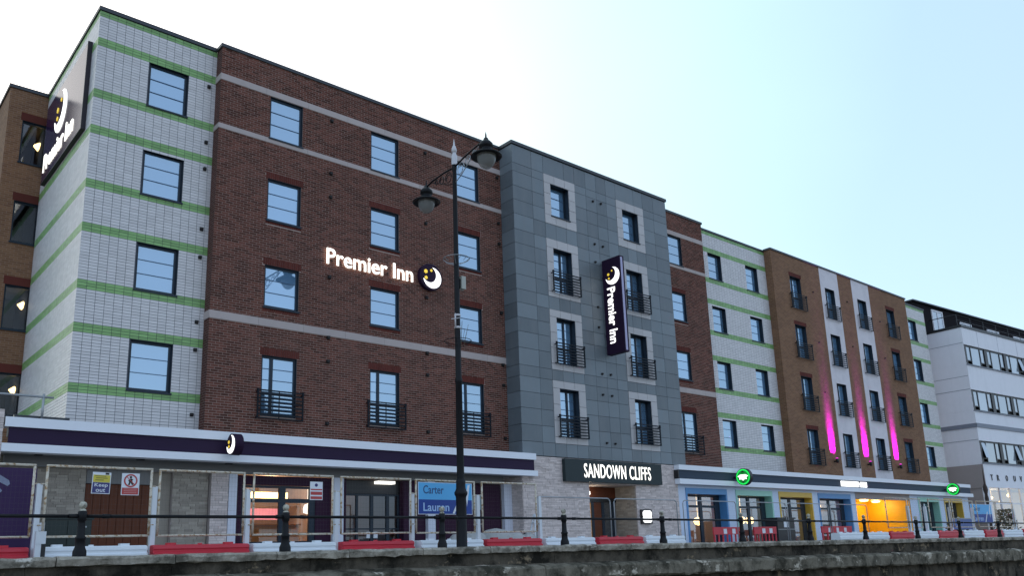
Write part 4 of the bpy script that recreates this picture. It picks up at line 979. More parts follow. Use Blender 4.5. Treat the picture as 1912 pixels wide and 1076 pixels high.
# lit ground floor
tpart('shop_back_wall', emit('glowing_cafe_wall', (1.0, 0.70, 0.42), 0.22, (0.7, 0.55, 0.4)), trou, 0.5, 14, 2.6, 2.7, ZG, 3.09)  # wall glows by itself, the room's lamplight put into its material
tpart('corner_pillar', 'twhite', trou, 0.0, 0.35, -0.005, 0.3, ZG, 3.095)
for k in range(6):
    u = 0.35+k*1.55
    mb = MB(); tbox(mb, u, u+0.09, 0.02, 0.14, ZG, 3.09); tbox(mb, u+0.09, u+1.55, 0.03, 0.13, 2.0, 2.08); tbox(mb, u+0.09, u+1.55, 0.03, 0.13, 0.1, 0.2)
    w = mb.build('shop_window', M['twhite'], trou)
    for c, d in ((0.2, 2.0), (2.08, 3.09)):
        p = MB(); p.quad(tp(u+0.09, 0.08, c), tp(u+1.55, 0.08, c), tp(u+1.55, 0.08, d), tp(u+0.09, 0.08, d)); p.build('pane', M['clear2'], w)
cols3 = [(0.8, 2.6, 0.10), (2.0, 2.62, 0.13), (2.7, 2.5, 0.11), (1.9, 2.15, 0.15), (3.9, 2.2, 0.10), (5.4, 2.7, 0.13)]
cw = ['first small', 'second small', 'third small', 'largest low-hung', 'orange low', 'bright outermost']
for (u, zv, r), nm in zip(cols3, cw):
    q = tp(u, 1.0, zv); s = MB(); s.lathe([(0.01, zv+r), (r*0.75, zv+r*0.7), (r, zv), (r*0.75, zv-r*0.7), (0.01, zv-r)], q[0], q[1], 10); s.tube([(q[0], q[1], zv+r), (q[0], q[1], 3.08)], 0.006, 4)
    o = s.build('cafe_lamp', M['lamp_on'], None, q); tag(o, nm+' glowing lamp behind the ground-floor glass of the white building', 'lamp', 'lamps in the white building'); 
q = tp(3, 1.6, 2.4); lamp_light('cafe_light', q, 45, (1.0, 0.72, 0.42))

# ================================================================== STREET LAMP
LX, LY = 13.32, 17.0
lamp = thing('street_lamp', 'tall black cast-iron street lamp with two hanging bell lanterns', 'street lamp', (LX, LY, ZG))
mb = MB(); mb.lathe([(0.18, ZG), (0.18, ZG+0.25), (0.14, ZG+0.3), (0.132, 1.20), (0.14, 1.24), (0.165, 1.28), (0.17, 1.34), (0.145, 1.38), (0.125, 1.44), (0.12, 1.55), (0.125, 1.62), (0.10, 1.68)], LX, LY, 18); mb.build('base', M['iron'], lamp)
mb = MB(); mb.lathe([(0.098, 1.66), (0.088, 4.2), (0.10, 4.22), (0.10, 4.3), (0.082, 4.34), (0.068, 8.0), (0.060, 10.30), (0.07, 10.33), (0.07, 10.42), (0.05, 10.46)], LX, LY, 14); mb.build('pole', M['iron'], lamp)
mb = MB(); mb.lathe([(0.085, 10.45), (0.085, 10.72), (0.055, 10.80), (0.05, 10.84), (0.075, 10.86), (0.075, 10.93), (0.05, 11.02), (0.028, 11.06), (0.022, 11.16), (0.004, 11.26)], LX, LY, 14); mb.build('finial', M['silver'], lamp)
AD = Vector((-0.46, -3.34, 0)).normalized()
LZ = 9.98
for sgn in (1, -1):
    d = AD*sgn
    def ap(r, zv): q = Vector((LX, LY, 0))+d*r; return (q.x, q.y, zv)
    mb = MB(); mb.tube([ap(0.04, 10.40), ap(0.6, 10.47), ap(1.25, 10.50), ap(1.68, 10.46)], 0.026, 8); arm = mb.build('arm', M['iron'], lamp)
    sc = MB()
    for c0, rr, zz in ((0.34, 0.20, 10.20), (0.74, 0.15, 10.28), (1.05, 0.10, 10.35)):
        pts = []
        for i in range(14):
            an = 2*PI*1.35*i/13; q = rr*(1-0.55*i/13); pts.append(ap(c0+q*math.cos(an), zz+q*math.sin(an)))
        sc.tube(pts, 0.013, 5)
    sc.tube([ap(0.05, 9.92), ap(0.35, 10.0), ap(0.8, 10.22), ap(1.3, 10.44)], 0.014, 5); sc.build('scroll', M['galv'] if sgn == 1 else M['iron'], arm)
    cx, cy, _ = ap(1.68, 0)
    mb = MB(); mb.lathe([(0.40, LZ-0.02), (0.42, LZ), (0.40, LZ+0.03), (0.22, LZ+0.12), (0.15, LZ+0.17), (0.145, LZ+0.25), (0.19, LZ+0.27), (0.18, LZ+0.36), (0.11, LZ+0.44), (0.075, LZ+0.47), (0.06, LZ+0.52), (0.025, LZ+0.55), (0.02, LZ+0.63), (0.003, LZ+0.72)], cx, cy, 26)
    mb.lathe([(0.40, LZ-0.02), (0.27, LZ+0.05), (0.05, LZ+0.09)], cx, cy, 26)
    ln = mb.build('lantern', M['iron'], lamp)
    mb = MB(); mb.lathe([(0.265, LZ+0.02), (0.255, LZ-0.06), (0.23, LZ-0.16), (0.18, LZ-0.25), (0.10, LZ-0.32), (0.002, LZ-0.345)], cx, cy, 24); mb.build('glass_bowl', M['bowl'], ln)
    mb = MB(); mb.lathe([(0.002, LZ-0.09), (0.05, LZ-0.05), (0.055, LZ+0.05)], cx, cy, 10); mb.build('bulb', M['sensor'], ln)
# hanging-basket hoops, clamp, sensor box
for zv, full in ((7.62, True), (5.3, False)):
    mb = MB(); n = 26
    mb.tube([(LX+0.36*math.cos(2*PI*i/n), LY+0.36*math.sin(2*PI*i/n), zv+0.05) for i in range(n)], 0.010, 5, closed=True)
    for k in range(4):
        a = PI/4+k*PI/2
        mb.tube([(LX+0.05*math.cos(a), LY+0.05*math.sin(a), zv-0.12), (LX+0.25*math.cos(a), LY+0.25*math.sin(a), zv-0.06), (LX+0.36*math.cos(a), LY+0.36*math.sin(a), zv+0.05)], 0.009, 5)
        if full:
            for s in (0.4, -0.4): mb.tube([(LX+0.22*math.cos(a+s), LY+0.22*math.sin(a+s), zv-0.02), (LX+0.36*math.cos(a+s*1.3), LY+0.36*math.sin(a+s*1.3), zv+0.05)], 0.008, 4)
    mb.build('basket_hoop', M['galv'] if full else M['iron'], lamp)
mb = MB(); mb.box(LX+0.10, LX+0.24, LY-0.1, LY+0.06, 6.82, 7.18); sb_ = mb.build('sensor_box', mat('pale_grey_box', (0.42, 0.43, 0.38), 0.6), lamp); mb = MB(); mb.box(LX+0.04, LX+0.10, LY-0.05, LY+0.02, 6.85, 7.1); mb.build('bracket', M['iron'], sb_)
mb = MB()
for zv in (5.72, 6.06): mb.tube([(LX, LY, zv-0.03), (LX, LY, zv+0.03)], 0.085, 12)
mb.tube([(LX-0.085, LY-0.02, 5.7), (LX-0.085, LY-0.02, 6.1)], 0.022, 6); mb.tube([(LX+0.02, LY-0.09, 5.98), (LX-0.28, LY-0.1, 5.9)], 0.012, 5); mb.build('clamp', M['silver'], lamp)
tw_ = MB()
for k in range(9):
    a = random.uniform(0, 2*PI); r0 = random.uniform(0.08, 0.15)
    tw_.tube([(LX+0.1+r0*math.cos(a), LY+r0*math.sin(a), 5.3+random.uniform(-0.1, 0.1)), (LX+0.16+r0*1.8*math.cos(a), LY+r0*1.5*math.sin(a), 5.55+random.uniform(0, 0.4))], 0.006, 4)
tw_.build('dry_stems', M['leaf'], lamp)['kind'] = 'stuff'

# ================================================================== SEA WALL AND RAILING
def slope(x): return -0.035-0.0052*max(0, x-13)
wall = thing('sea_wall', 'weathered dark concrete sea wall with a pale coping and a stepped ledge', 'wall', (20, 16, -1.9))
def rough(mb, x0, x1, prof, ztop, n=7, amp=0.012):
    """a block whose cross-section is prof [(y, dz)...] with a rough face"""
    N = len(prof); xs = [x0+(x1-x0)*i/n for i in range(n+1)]; b = len(mb.v)
    for i, x in enumerate(xs):
        for y, dz in prof: mb.v.append((x, y+random.gauss(0, amp), ztop(x)+dz+random.gauss(0, amp*0.7)))
    for i in range(n):
        for k in range(N-1):
            mb.f.append((b+i*N+k, b+(i+1)*N+k, b+(i+1)*N+k+1, b+i*N+k+1)); mb.mi.append(0); mb.smooth.append(False)
    for i, fl in ((0, False), (n, True)):
        f = [b+i*N+k for k in range(N)]; mb.f.append(tuple(f if fl else f[::-1])); mb.mi.append(0); mb.smooth.append(False)
x = -6.0
while x < 76:
    e = x+random.uniform(1.6, 2.1)
    mb = MB(); rough(mb, x+0.008, e-0.008, [(15.90, -0.165), (15.79, -0.155), (15.77, -0.05), (15.81, -0.005), (16.3, 0.0), (16.3, -0.165)], slope, 10, 0.012); mb.build('coping_stone', M['coping_stone'], wall); x = e
x = -6.0
while x < 76:
    e = x+random.uniform(2.4, 3.6)
    mb = MB(); rough(mb, x+0.004, e-0.004, [(15.95, -0.62), (15.93, -0.45), (15.92, -0.28), (15.93, -0.12), (16.3, -0.12), (16.3, -0.62)], slope, 12, 0.012); mb.build('wall_block', M['cement'], wall); x = e
def slope2(x): return -0.52-0.0088*(x-11)
x = -6.0
while x < 76:
    e = x+random.uniform(2.0, 3.2)
    mb = MB(); rough(mb, x+0.010, e-0.010, [(15.84, -0.30-0.006*(x-12)), (15.56, -0.33-0.006*(x-12)), (15.50, -0.28-0.006*(x-12)), (15.50, -0.06), (15.55, 0.0), (15.90, 0.06), (15.90, -0.30-0.006*(x-12))], slope2, 11, 0.016); mb.build('ledge_stone', M['ledge'], wall); x = e
x = -6.0
while x < 76:
    e = x+random.uniform(2.4, 3.8)
    mb = MB(); rough(mb, x+0.004, e-0.004, [(15.86, -2.6), (15.88, -1.65), (15.90, -1.2), (15.94, -0.40), (16.3, -0.40), (16.3, -2.6)], lambda q: min(0, -0.012*(q-12)), 10, 0.02); mb.build('wall_block', M['cement'], wall); x = e
rail = thing('promenade_railing', 'black promenade railing of ball-topped posts and one rail on the sea wall', 'railing', (4.1, 16.0, -0.04))
px = [0.2, 4.10, 7.98, 11.97, 16.01, 20.12, 24.20, 28.46, 32.58, 37.18, 41.65, 46.37, 51.3, 56.5, 62.0]
RY = 16.02
pz = [slope(x)-0.01 for x in px]
for i, x in enumerate(px):
    z0 = pz[i]-0.03
    mb = MB(); mb.lathe([(0.115, z0), (0.115, z0+0.12), (0.10, z0+0.16), (0.085, z0+0.20), (0.08, z0+0.32), (0.092, z0+0.335), (0.092, z0+0.365), (0.07, z0+0.39), (0.06, z0+0.60), (0.058, z0+0.64), (0.075, z0+0.66), (0.078, z0+0.80), (0.06, z0+0.825)], x, RY, 14)
    p = mb.build('post', M['iron'], rail)
    mb = MB(); zc = z0+0.92; mb.lathe([(0.062, z0+0.824), (0.055, z0+0.845), (0.035, z0+0.86)]+[(0.068*math.sin(PI*k/8), zc-0.068*math.cos(PI*k/8)) for k in range(1, 8)]+[(0.002, zc+0.068)], x, RY, 14); mb.build('ball_finial', M['finial'], p)
for i in range(len(px)-1):
    a, b = px[i], px[i+1]; za, zb_ = pz[i]+0.70, pz[i+1]+0.70
    mb = MB(); mb.tube([(a, RY, za), (b, RY, zb_)], 0.032, 10); c_ = a+0.33; zc = za+(zb_-za)*0.33/(b-a); mb.tube([(c_, RY, zc), (c_+0.13, RY, zc)], 0.041, 10)
    mb.tube([(b-0.22, RY, zb_), (b-0.06, RY, zb_)], 0.042, 10); mb.build('rail', M['iron'], rail)

# ================================================================== BARRIERS AND FENCES
BY = 18.0
def make_barrier(colour, m, L=2.06):
    t = thing(colour+'_water_barrier', '', 'barrier', (0, 0, 0))
    prof = [(-0.24, 0), (-0.24, 0.16), (-0.20, 0.20), (-0.20, 0.24), (-0.235, 0.28), (-0.235, 0.38), (-0.19, 0.41), (-0.19, 0.44), (-0.21, 0.47), (-0.20, 0.53), (-0.14, 0.555), (0.14, 0.555), (0.20, 0.53), (0.21, 0.47), (0.24, 0.16), (0.24, 0)]
    mb = MB(); b = 0; n = len(prof)
    for x, sq in ((0, 0.93), (0.03, 1.0), (L-0.03, 1.0), (L, 0.93)):
        for y, zv in prof: mb.v.append((x, y*sq, zv*(0.985 if sq < 1 else 1)))
    for i in range(3):
        for k in range(n-1): mb.f.append((i*n+k, (i+1)*n+k, (i+1)*n+k+1, i*n+k+1)); mb.mi.append(0); mb.smooth.append(False)
    mb.f.append(tuple(range(n))[::-1]); mb.f.append(tuple(3*n+k for k in range(n))); mb.mi += [0, 0]; mb.smooth += [False, False]
    mb.build('barrier_body', M[m], t)
    for x in (0.32, L-0.5):
        s = MB(); s.box(x, x+0.18, -0.07, 0.07, 0.556, 0.60); s.build('lug', M[m], t)
    s = MB(); s.lathe([(0.05, 0.556), (0.05, 0.585), (0.001, 0.586)], L/2, 0, 10); s.build('filler_cap', M[m], t)
    return t
bar = {'red': make_barrier('red', 'red'), 'white': make_barrier('white', 'whiteplastic')}
used = set()
def put_barrier(kind, x, label, y=BY, sx=1.0):
    o = bar[kind] if kind not in used else copy_tree(bar[kind]); used.add(kind)
    o.location = (x, y+random.uniform(-0.02, 0.02), ZG+0.005); o.rotation_euler = (0, 0, random.uniform(-0.008, 0.008)); o.scale = (sx, 1, 0.93)
    o['label'] = label; o['group'] = 'red and white barriers along the pavement'; o['category'] = 'barrier'
for kind, x, lb in (
    ('red', 1.62, 'red plastic barrier below the purple hoarding with the pale stroke'),
    ('white', 3.78, 'white plastic barrier in front of the dark green cabinet and the brown timber doors'),
    ('red', 5.95, 'red plastic barrier in front of the grey stone piers under the moon sign'),
    ('white', 8.12, 'white plastic barrier below the lit lobby window'),
    ('red', 10.35, 'red plastic barrier in front of the dark glass entrance doors'),
    ('white', 12.64, 'white plastic barrier below the blue Carter Lauren banner'),
    ('red', 14.84, 'red plastic barrier below the heap of grey rubble bags'),
    ('white', 17.05, 'white plastic barrier in front of the buff stone wall, just before the doorway'),
    ('red', 19.28, 'red plastic barrier in front of the stone doorway under SANDOWN CLIFFS'),
    ('white', 21.50, 'white plastic barrier below the small rounded lit wall sign')): put_barrier(kind, x, lb)
for kind, x, L, lb in (
    ('white', 33.95, 2.1, 'white plastic barrier beside the three-plate red pedestrian barrier at the porch'),
    ('white', 36.15, 2.3, 'white plastic barrier in front of the brown door in the yellow porch'),
    ('red', 38.55, 2.35, 'red plastic barrier in front of the yellow porch back wall'),
    ('white', 41.0, 2.6, 'white plastic barrier where the yellow porch ends'),
    ('red', 43.75, 2.9, 'red plastic barrier in front of the far mint and mustard windows'),
    ('white', 46.8, 2.6, 'white plastic barrier in front of the blue board near the end of the fence'),
    ('red', 49.6, 2.5, 'red plastic barrier below the small far blue banner'),
    ('white', 52.25, 2.9, 'white plastic barrier in front of the lit cafe windows'),
    ('red', 55.3, 2.6, 'red plastic barrier last in the row by the cafe')): put_barrier(kind, x, lb, BY, L/2.06)
# mesh panels on the barriers
def make_panel(w=1.98, z0=0.71, h=1.36):
    t = thing('mesh_fence_panel', '', 'fence panel', (0, 0, 0))
    mb = MB(); r = 0.026
    mb.tube([(0, 0, z0), (0, 0, z0+h), ], r, 8); mb.tube([(w, 0, z0), (w, 0, z0+h)], r, 8); mb.tube([(-0.02, 0, z0+h), (w+0.02, 0, z0+h)], r, 8); mb.tube([(0, 0, z0), (w, 0, z0)], r*0.85, 8)
    for zz in (z0+0.22, z0+h-0.35):
        mb.tube([(-0.10, 0.02, zz), (0.02, 0.02, zz)], 0.014, 6); mb.tube([(w-0.02, 0.02, zz), (w+0.10, 0.02, zz)], 0.014, 6)
    mb.build('panel_frame', M['fencerust'], t)
    mb = MB(); rr = 0.0008
    for k in range(1, 26): x = w*k/26; mb.quad((x-rr, 0.0, z0), (x+rr, 0.0, z0), (x+rr, 0.0, z0+h), (x-rr, 0.0, z0+h))
    for k in range(1, 13): zz = z0+h*k/13; mb.quad((0, 0.003, zz-rr), (w, 0.003, zz-rr), (w, 0.003, zz+rr), (0, 0.003, zz+rr))
    mb.build('mesh', M['wire'], t)['kind'] = 'stuff'
    return t
pan0 = make_panel(); first = [True]
def put_panel(x, label, sx=1.0, y=BY, zs=1.0):
    o = pan0 if first[0] else copy_tree(pan0); first[0] = False
    o.location = (x, y+random.uniform(-0.02, 0.02), ZG); o.scale = (sx, 1, zs); o.rotation_euler = (0, random.uniform(-0.006, 0.006), random.uniform(-0.012, 0.012))
    o['label'] = label; o['group'] = 'rust-flecked mesh fence panels on the barriers'; o['category'] = 'fence panel'
for x, w, lb in ((1.75, 1.95, 'rust-flecked mesh panel in front of the purple hoarding'), (3.92, 1.98, 'mesh panel carrying the Keep out and the prohibition signs'),
    (6.08, 1.87, 'mesh panel in front of the grey stone piers beside the white pilaster'), (8.16, 2.0, 'mesh panel with a small red and white notice before the lobby window'),
    (10.42, 2.02, 'mesh panel in front of the dark glass entrance doors'), (12.62, 1.95, 'mesh panel carrying the blue Carter Lauren banner'), (14.85, 2.05, 'mesh panel in front of the rubble bags and step ladder')): put_panel(x, lb, w/1.98)
for x, w, lb in ((38.9, 2.2, 'mesh panel across the middle of the yellow porch'), (41.3, 1.2, 'narrow mesh panel at the far side of the yellow porch'), (43.4, 2.5, 'mesh panel in front of the far mint framed window'), (46.2, 2.7, 'mesh panel in front of the far mustard framed window'), (49.4, 2.5, 'mesh panel before the small far blue banner'), (52.2, 2.6, 'mesh panel before the lit cafe windows')): put_panel(x, lb, w/1.98, BY, 1.0)
def white_post(x, label, y=BY+0.06, h=1.36, w=0.05, lean=0.0):
    mb = MB(); i = len(mb.v); mb.box(x-w, x+w, y-w, y+w, ZG, h); mb.box(x-w*0.9, x+w*0.9, y-w*0.9, y+w*0.9, h+0.0005, h+0.015)
    o = mb.build('fence_post', M['postwhite'], None, (x, y, ZG)); tag(o, label, 'post', 'white posts holding the mesh panels'); o.rotation_euler = (0, lean, 0)
for x, lb in ((3.80, 'white fence post between the purple hoarding and the dark green cabinet'), (5.99, 'white fence post at the edge of the brown timber doors'), (8.05, 'white fence post before the first pane of the lobby window'), (10.30, 'white fence post in front of the pilaster between lobby window and entrance'),
    (12.52, 'white fence post at the edge of the entrance next to the blue banner'), (14.72, 'white fence post beside the lamp standard before the purple boards'), (17.05, 'white fence post at the corner of the buff stone wall')): white_post(x, lb, lean=random.uniform(-0.012, 0.012))
for x, lb in ((41.2, 'white fence post in front of the yellow porch, between two panels'), (43.1, 'white fence post before the far mint framed window'), (46.0, 'white fence post between the far mint and mustard windows'), (48.9, 'white fence post at the end of the navy fascia'), (54.9, 'white fence post before the lit cafe')): white_post(x, lb, w=0.06)
# tall round-cornered site fence farther along
def make_site_fence(w=3.45, h=1.84):
    t = thing('site_fence_panel', '', 'fence panel', (0, 0, 0)); r = 0.019; c = 0.14
    arc = lambda cx, a0, a1: [(cx+c*math.cos(a0+(a1-a0)*k/5), 0, h-c+c*math.sin(a0+(a1-a0)*k/5)) for k in range(6)]
    mb = MB(); mb.tube([(0, 0, 0)]+arc(c, PI, PI/2)+arc(w-c, PI/2, 0)+[(w, 0, 0)], r, 8); mb.tube([(0, 0, 0.2), (w, 0, 0.2)], r*0.8, 6)
    mb.build('panel_frame', M['galv'], t)
    mb = MB(); rr = 0.0008
    for k in range(1, 30): x = w*k/30; mb.quad((x-rr, 0, 0.2), (x+rr, 0, 0.2), (x+rr, 0, h-0.02), (x-rr, 0, h-0.02))
    for k in range(1, 9): zz = 0.2+(h-0.2)*k/9; mb.quad((0, 0.003, zz-rr), (w, 0.003, zz-rr), (w, 0.003, zz+rr), (0, 0.003, zz+rr))
    mb.build('mesh', M['wire'], t)['kind'] = 'stuff'; return t
sf0 = make_site_fence(); sff = True
for x, lb in ((18.28, 'thin round-cornered mesh fence across the buff stone wall and doorway'), (21.95, 'thin round-cornered mesh fence before the lit wall sign'), (25.75, 'thin round-cornered mesh fence before the first blue framed window'), (29.4, 'thin round-cornered mesh fence before the mint framed window beside the green sign'), (33.0, 'thin round-cornered mesh fence before the mustard framed window by the black bin'), (36.6, 'thin round-cornered mesh fence before the blue framed window next to the porch')):
    o = sf0 if sff else copy_tree(sf0); sff = False; o.location = (x, 19.5+random.uniform(-0.03, 0.03), ZG); o.rotation_euler = (0, 0, random.uniform(-0.01, 0.01)); o['label'] = lb; o['group'] = 'round-cornered site fence panels'; o['category'] = 'fence panel'

# ================================================================== SIGNS ON THE FENCE
SY = BY-0.035
t = thing('keep_out_sign', 'yellow and blue Keep out sign hung on the mesh fence', 'sign', (4.75, SY, 1.1))
mb = MB(); mb.box(4.72, 5.07, SY-0.008, SY, 1.20, 1.63); bd = mb.build('sign_board', M['print_white'], t); t.rotation_euler = (0, 0.02, 0)
box_part('yellow_field', M['print_yellow'], bd, 4.735, 5.055, SY-0.012, SY-0.0085, 1.43, 1.575); box_part('blue_field', M['print_navy'], bd, 4.735, 5.055, SY-0.012, SY-0.0085, 1.215, 1.425)
mb = MB(); add_text(mb, 'Keep', (4.77, SY-0.0125, 1.32), (1, 0, 0), (0, 0, 1), 0.25, 0.09, 0.002, off=0.01); add_text(mb, 'out', (4.80, SY-0.0125, 1.235), (1, 0, 0), (0, 0, 1), 0.18, 0.07, 0.002, off=0.01); mb.build('letters', M['print_white'], bd)
om = mat('olive_print', (0.25, 0.22, 0.05), 0.6)
for k, (a, b) in enumerate(((0.03, 0.24), (0.05, 0.27), (0.04, 0.2))): box_part('print_line', om, bd, 4.735+a, 4.735+b, SY-0.0145, SY-0.0125, 1.545-k*0.04, 1.562-k*0.04)
box_part('small_symbol', M['print_black'], bd, 4.96, 5.03, SY-0.011, SY-0.0085, 1.585, 1.622)
t = thing('prohibition_sign', 'white and red no-entry-on-foot sign hung on the mesh fence', 'sign', (5.4, SY, 1.1))
mb = MB(); mb.box(5.29, 5.64, SY-0.008, SY, 1.18, 1.625); bd = mb.build('sign_board', M['print_white'], t)
box_part('red_field', M['print_red'], bd, 5.305, 5.625, SY-0.012, SY-0.0085, 1.195, 1.33)
n = 24; mb = MB(); cx, cz = 5.465, 1.475
for i in range(n):
    a, b = 2*PI*i/n, 2*PI*(i+1)/n
    mb.quad(*[(cx+r*math.cos(q), SY-0.0115, cz+r*math.sin(q)) for r, q in ((0.135, a), (0.135, b), (0.105, b), (0.105, a))][::-1])
mb.quad((cx-0.09, SY-0.013, cz+0.08), (cx-0.08, SY-0.013, cz+0.09), (cx+0.09, SY-0.013, cz-0.08), (cx+0.08, SY-0.013, cz-0.09)); mb.build('red_ring', M['print_red'], bd)
mb = MB(); mb.poly(disc(0.026, 0.0, 0.07, 10), (cx, SY-0.0085, cz), (1, 0, 0), (0, 0, 1), 0.0025); mb.poly([(-0.05, -0.09), (-0.015, -0.09), (0, -0.04), (0.03, -0.09), (0.06, -0.08), (0.03, 0.0), (0.05, 0.03), (0.0, 0.045), (-0.05, 0.01), (-0.03, -0.03)], (cx, SY-0.0085, cz), (1, 0, 0), (0, 0, 1), 0.0025); mb.build('walker_figure', M['print_black'], bd)
pm = mat('pale_red_print', (0.55, 0.25, 0.24), 0.6)
for k in range(3): box_part('print_line', pm, bd, 5.34, 5.59, SY-0.014, SY-0.0125, 1.295-k*0.036, 1.308-k*0.036)
t = thing('red_notice', 'small white and red notice on the mesh fence before the lobby window', 'sign', (9.7, SY, 1.2))
mb = MB(); mb.box(9.55, 9.88, SY-0.008, SY, 1.15, 1.58); bd = mb.build('sign_board', M['print_white'], t)
for zv, h in ((1.38, 0.03), (1.27, 0.075), (1.17, 0.065)): box_part('red_line', M['print_red'], bd, 9.565, 9.865, SY-0.012, SY-0.0085, zv, zv+h)
mb = MB(); mb.poly(disc(0.04, 0, 0, 14), (9.71, SY-0.0085, 1.50), (1, 0, 0), (0, 0, 1), 0.003); mb.build('round_symbol', M['print_navy'], bd)
def banner(x0, x1, y, z0, z1, label, words=True):
    t = thing('company_banner', label, 'banner', (x0, y, z0), 'blue company banners')
    mb = MB(); mb.box(x0, x1, y-0.006, y, z0, z1); bd = mb.build('banner_sheet', M['print_white'], t); zm = z0+(z1-z0)*0.46; w = x1-x0
    box_part('light_field', M['sky_blue'], bd, x0+0.015, x1-0.015, y-0.009, y-0.0065, zm, z1-0.015); box_part('dark_field', M['deep_blue'], bd, x0+0.015, x1-0.015, y-0.009, y-0.0065, z0+0.015, zm-0.001)
    h = (z1-z0)
    mb = MB(); add_text(mb, 'Carter', (x0+0.09*w, y-0.0095, z0+0.64*h), (1, 0, 0), (0, 0, 1), 0.37*w, 0.26*h, 0.002, off=0.012); mb.build('upper_word', M['print_blue'], bd)
    mb = MB(); add_text(mb, 'Lauren', (x0+0.09*w, y-0.0095, z0+0.10*h), (1, 0, 0), (0, 0, 1), 0.47*w, 0.26*h, 0.002, off=0.012); mb.build('lower_word', mat('pale_blue_print', (0.40, 0.58, 0.85), 0.5), bd)
    mb = MB(); X, Z = lambda a: x0+a*w, lambda b: z0+b*h
    for q in (((0.62, 0.03), (0.66, 0.03), (0.80, 0.60), (0.765, 0.60)), ((0.875, 0.62), (0.915, 0.95), (0.955, 0.95), (0.895, 0.25))): mb.poly([(a*w, b*h) for a, b in q], (x0, y-0.0095, z0), (1, 0, 0), (0, 0, 1), 0.002)
    mb.build('white_stripes', M['print_white'], bd)
banner(12.66, 14.46, BY-0.03, 0.83, 1.67, 'light and dark blue Carter Lauren banner on the fence beside the street lamp')
banner(60.8-9.55, 63.9-9.6, 19.0, 0.62, 1.66, 'small far Carter Lauren banner on the fence before the cafe')
# purple hoarding at the far end
t = thing('purple_hoarding', 'purple hoarding with a pale grey curved stroke behind the first fence panel', 'hoarding', (3.0, 18.6, ZG))
mb = MB(); mb.box(1.2, 3.86, 18.6, 18.66, ZG, 1.72); hb = mb.build('hoarding_board', M['hoard'], t)
mb = MB(); mb.poly([(2.9, 1.60), (3.36, 1.36), (3.40, 1.40), (3.38, 1.47), (2.98, 1.72)], (0, 18.598, 0), (1, 0, 0), (0, 0, 1), 0.004); mb.build('printed_stroke', M['hoardmark'], hb)
mb = MB(); mb.poly([(2.7, 1.12), (3.22, 1.20), (3.28, 1.27), (3.22, 1.33), (2.7, 1.32)], (0, 18.598, 0), (1, 0, 0), (0, 0, 1), 0.004); mb.build('printed_stroke', M['hoardmark'], hb)
t = thing('utility_cabinet', 'dark green utility cabinet with a white sticker behind the white barrier', 'cabinet', (4.3, 18.7, ZG))
mb = MB(); mb.box(4.06, 4.98, 18.7, 19.1, ZG, 0.72); cb2 = mb.build('cabinet_body', M['dkgreen'], t); box_part('cabinet_lid', M['dkgreen'], t, 4.03, 5.01, 18.67, 19.13, 0.722, 0.76)
for a, b in ((4.08, 4.51), (4.53, 4.96)): box_part('cabinet_door', M['dkgreen'], t, a, b, 18.68, 18.699, ZG+0.05, 0.70)
box_part('sticker', M['print_white'], cb2, 4.00, 4.10, 18.672, 18.679, 0.50, 0.66); box_part('cabinet_handle', M['galv'], cb2, 4.80, 4.88, 18.672, 18.679, 0.56, 0.59)
# white marker with a lit side near the end of the wall
t = thing('white_bollard', 'short white square bollard catching the light beside the first white barrier', 'bollard', (3.98, 17.55, ZG))
mb = MB(); mb.box(3.71, 3.81, 17.5, 17.6, ZG, 0.22); mb.build('bollard_body', M['postwhite'], t); box_part('bollard_cap', M['postwhite'], t, 3.71, 3.88, 17.49, 17.62, 0.222, 0.45); box_part('dark_slot', M['black'], t, 3.815, 3.89, 17.51, 17.6, ZG, 0.20)
# rubble bags and step ladder
t = thing('rubble_heap', 'low heap of grey rubble bags behind the fence by the purple boards', 'rubble', (17.2, 20, ZG))
for k, (x, y, r, h) in enumerate(((15.6, 20.0, 0.42, 0.72), (16.3, 20.2, 0.55, 0.78), (17.0, 20.0, 0.6, 0.86), (17.7, 20.1, 0.6, 0.80), (18.3, 20.0, 0.45, 0.72))):
    mb = MB(); n = 12; prof = [(r*0.9, ZG), (r, ZG+h*0.4), (r*0.9, ZG+h*0.75), (r*0.5, ZG+h*0.96), (0.01, ZG+h)]
    mb.lathe(prof, x, y, n); mb.v = [(a+random.uniform(-.06, .06), b+random.uniform(-.06, .06), c+random.uniform(-.03, .03)) for a, b, c in mb.v]; mb.build('rubble_bag', M['rubble'], t)
t = thing('step_ladder', 'white step ladder standing beside the buff stone wall', 'ladder', (18.9, 20.1, ZG))
mb = MB(); mb.tube([(18.55, 19.9, ZG), (18.78, 20.1, 0.98)], 0.028, 6); mb.tube([(18.55, 20.35, ZG), (18.78, 20.15, 0.98)], 0.028, 6); mb.build('ladder_rail', M['postwhite'], t)
mb = MB(); mb.tube([(19.05, 19.9, ZG), (18.80, 20.1, 0.98)], 0.02, 6); mb.tube([(19.05, 20.35, ZG), (18.80, 20.15, 0.98)], 0.02, 6); mb.build('back_leg', M['postwhite'], t)
for k in range(4):
    f = (k+1)/5; mb = MB(); x = 18.55+0.23*f; mb.box(x-0.04, x+0.06, 19.9+0.2*f, 20.35-0.2*f, ZG+1.33*f-0.015, ZG+1.33*f+0.015); mb.build('step', M['postwhite'], t)
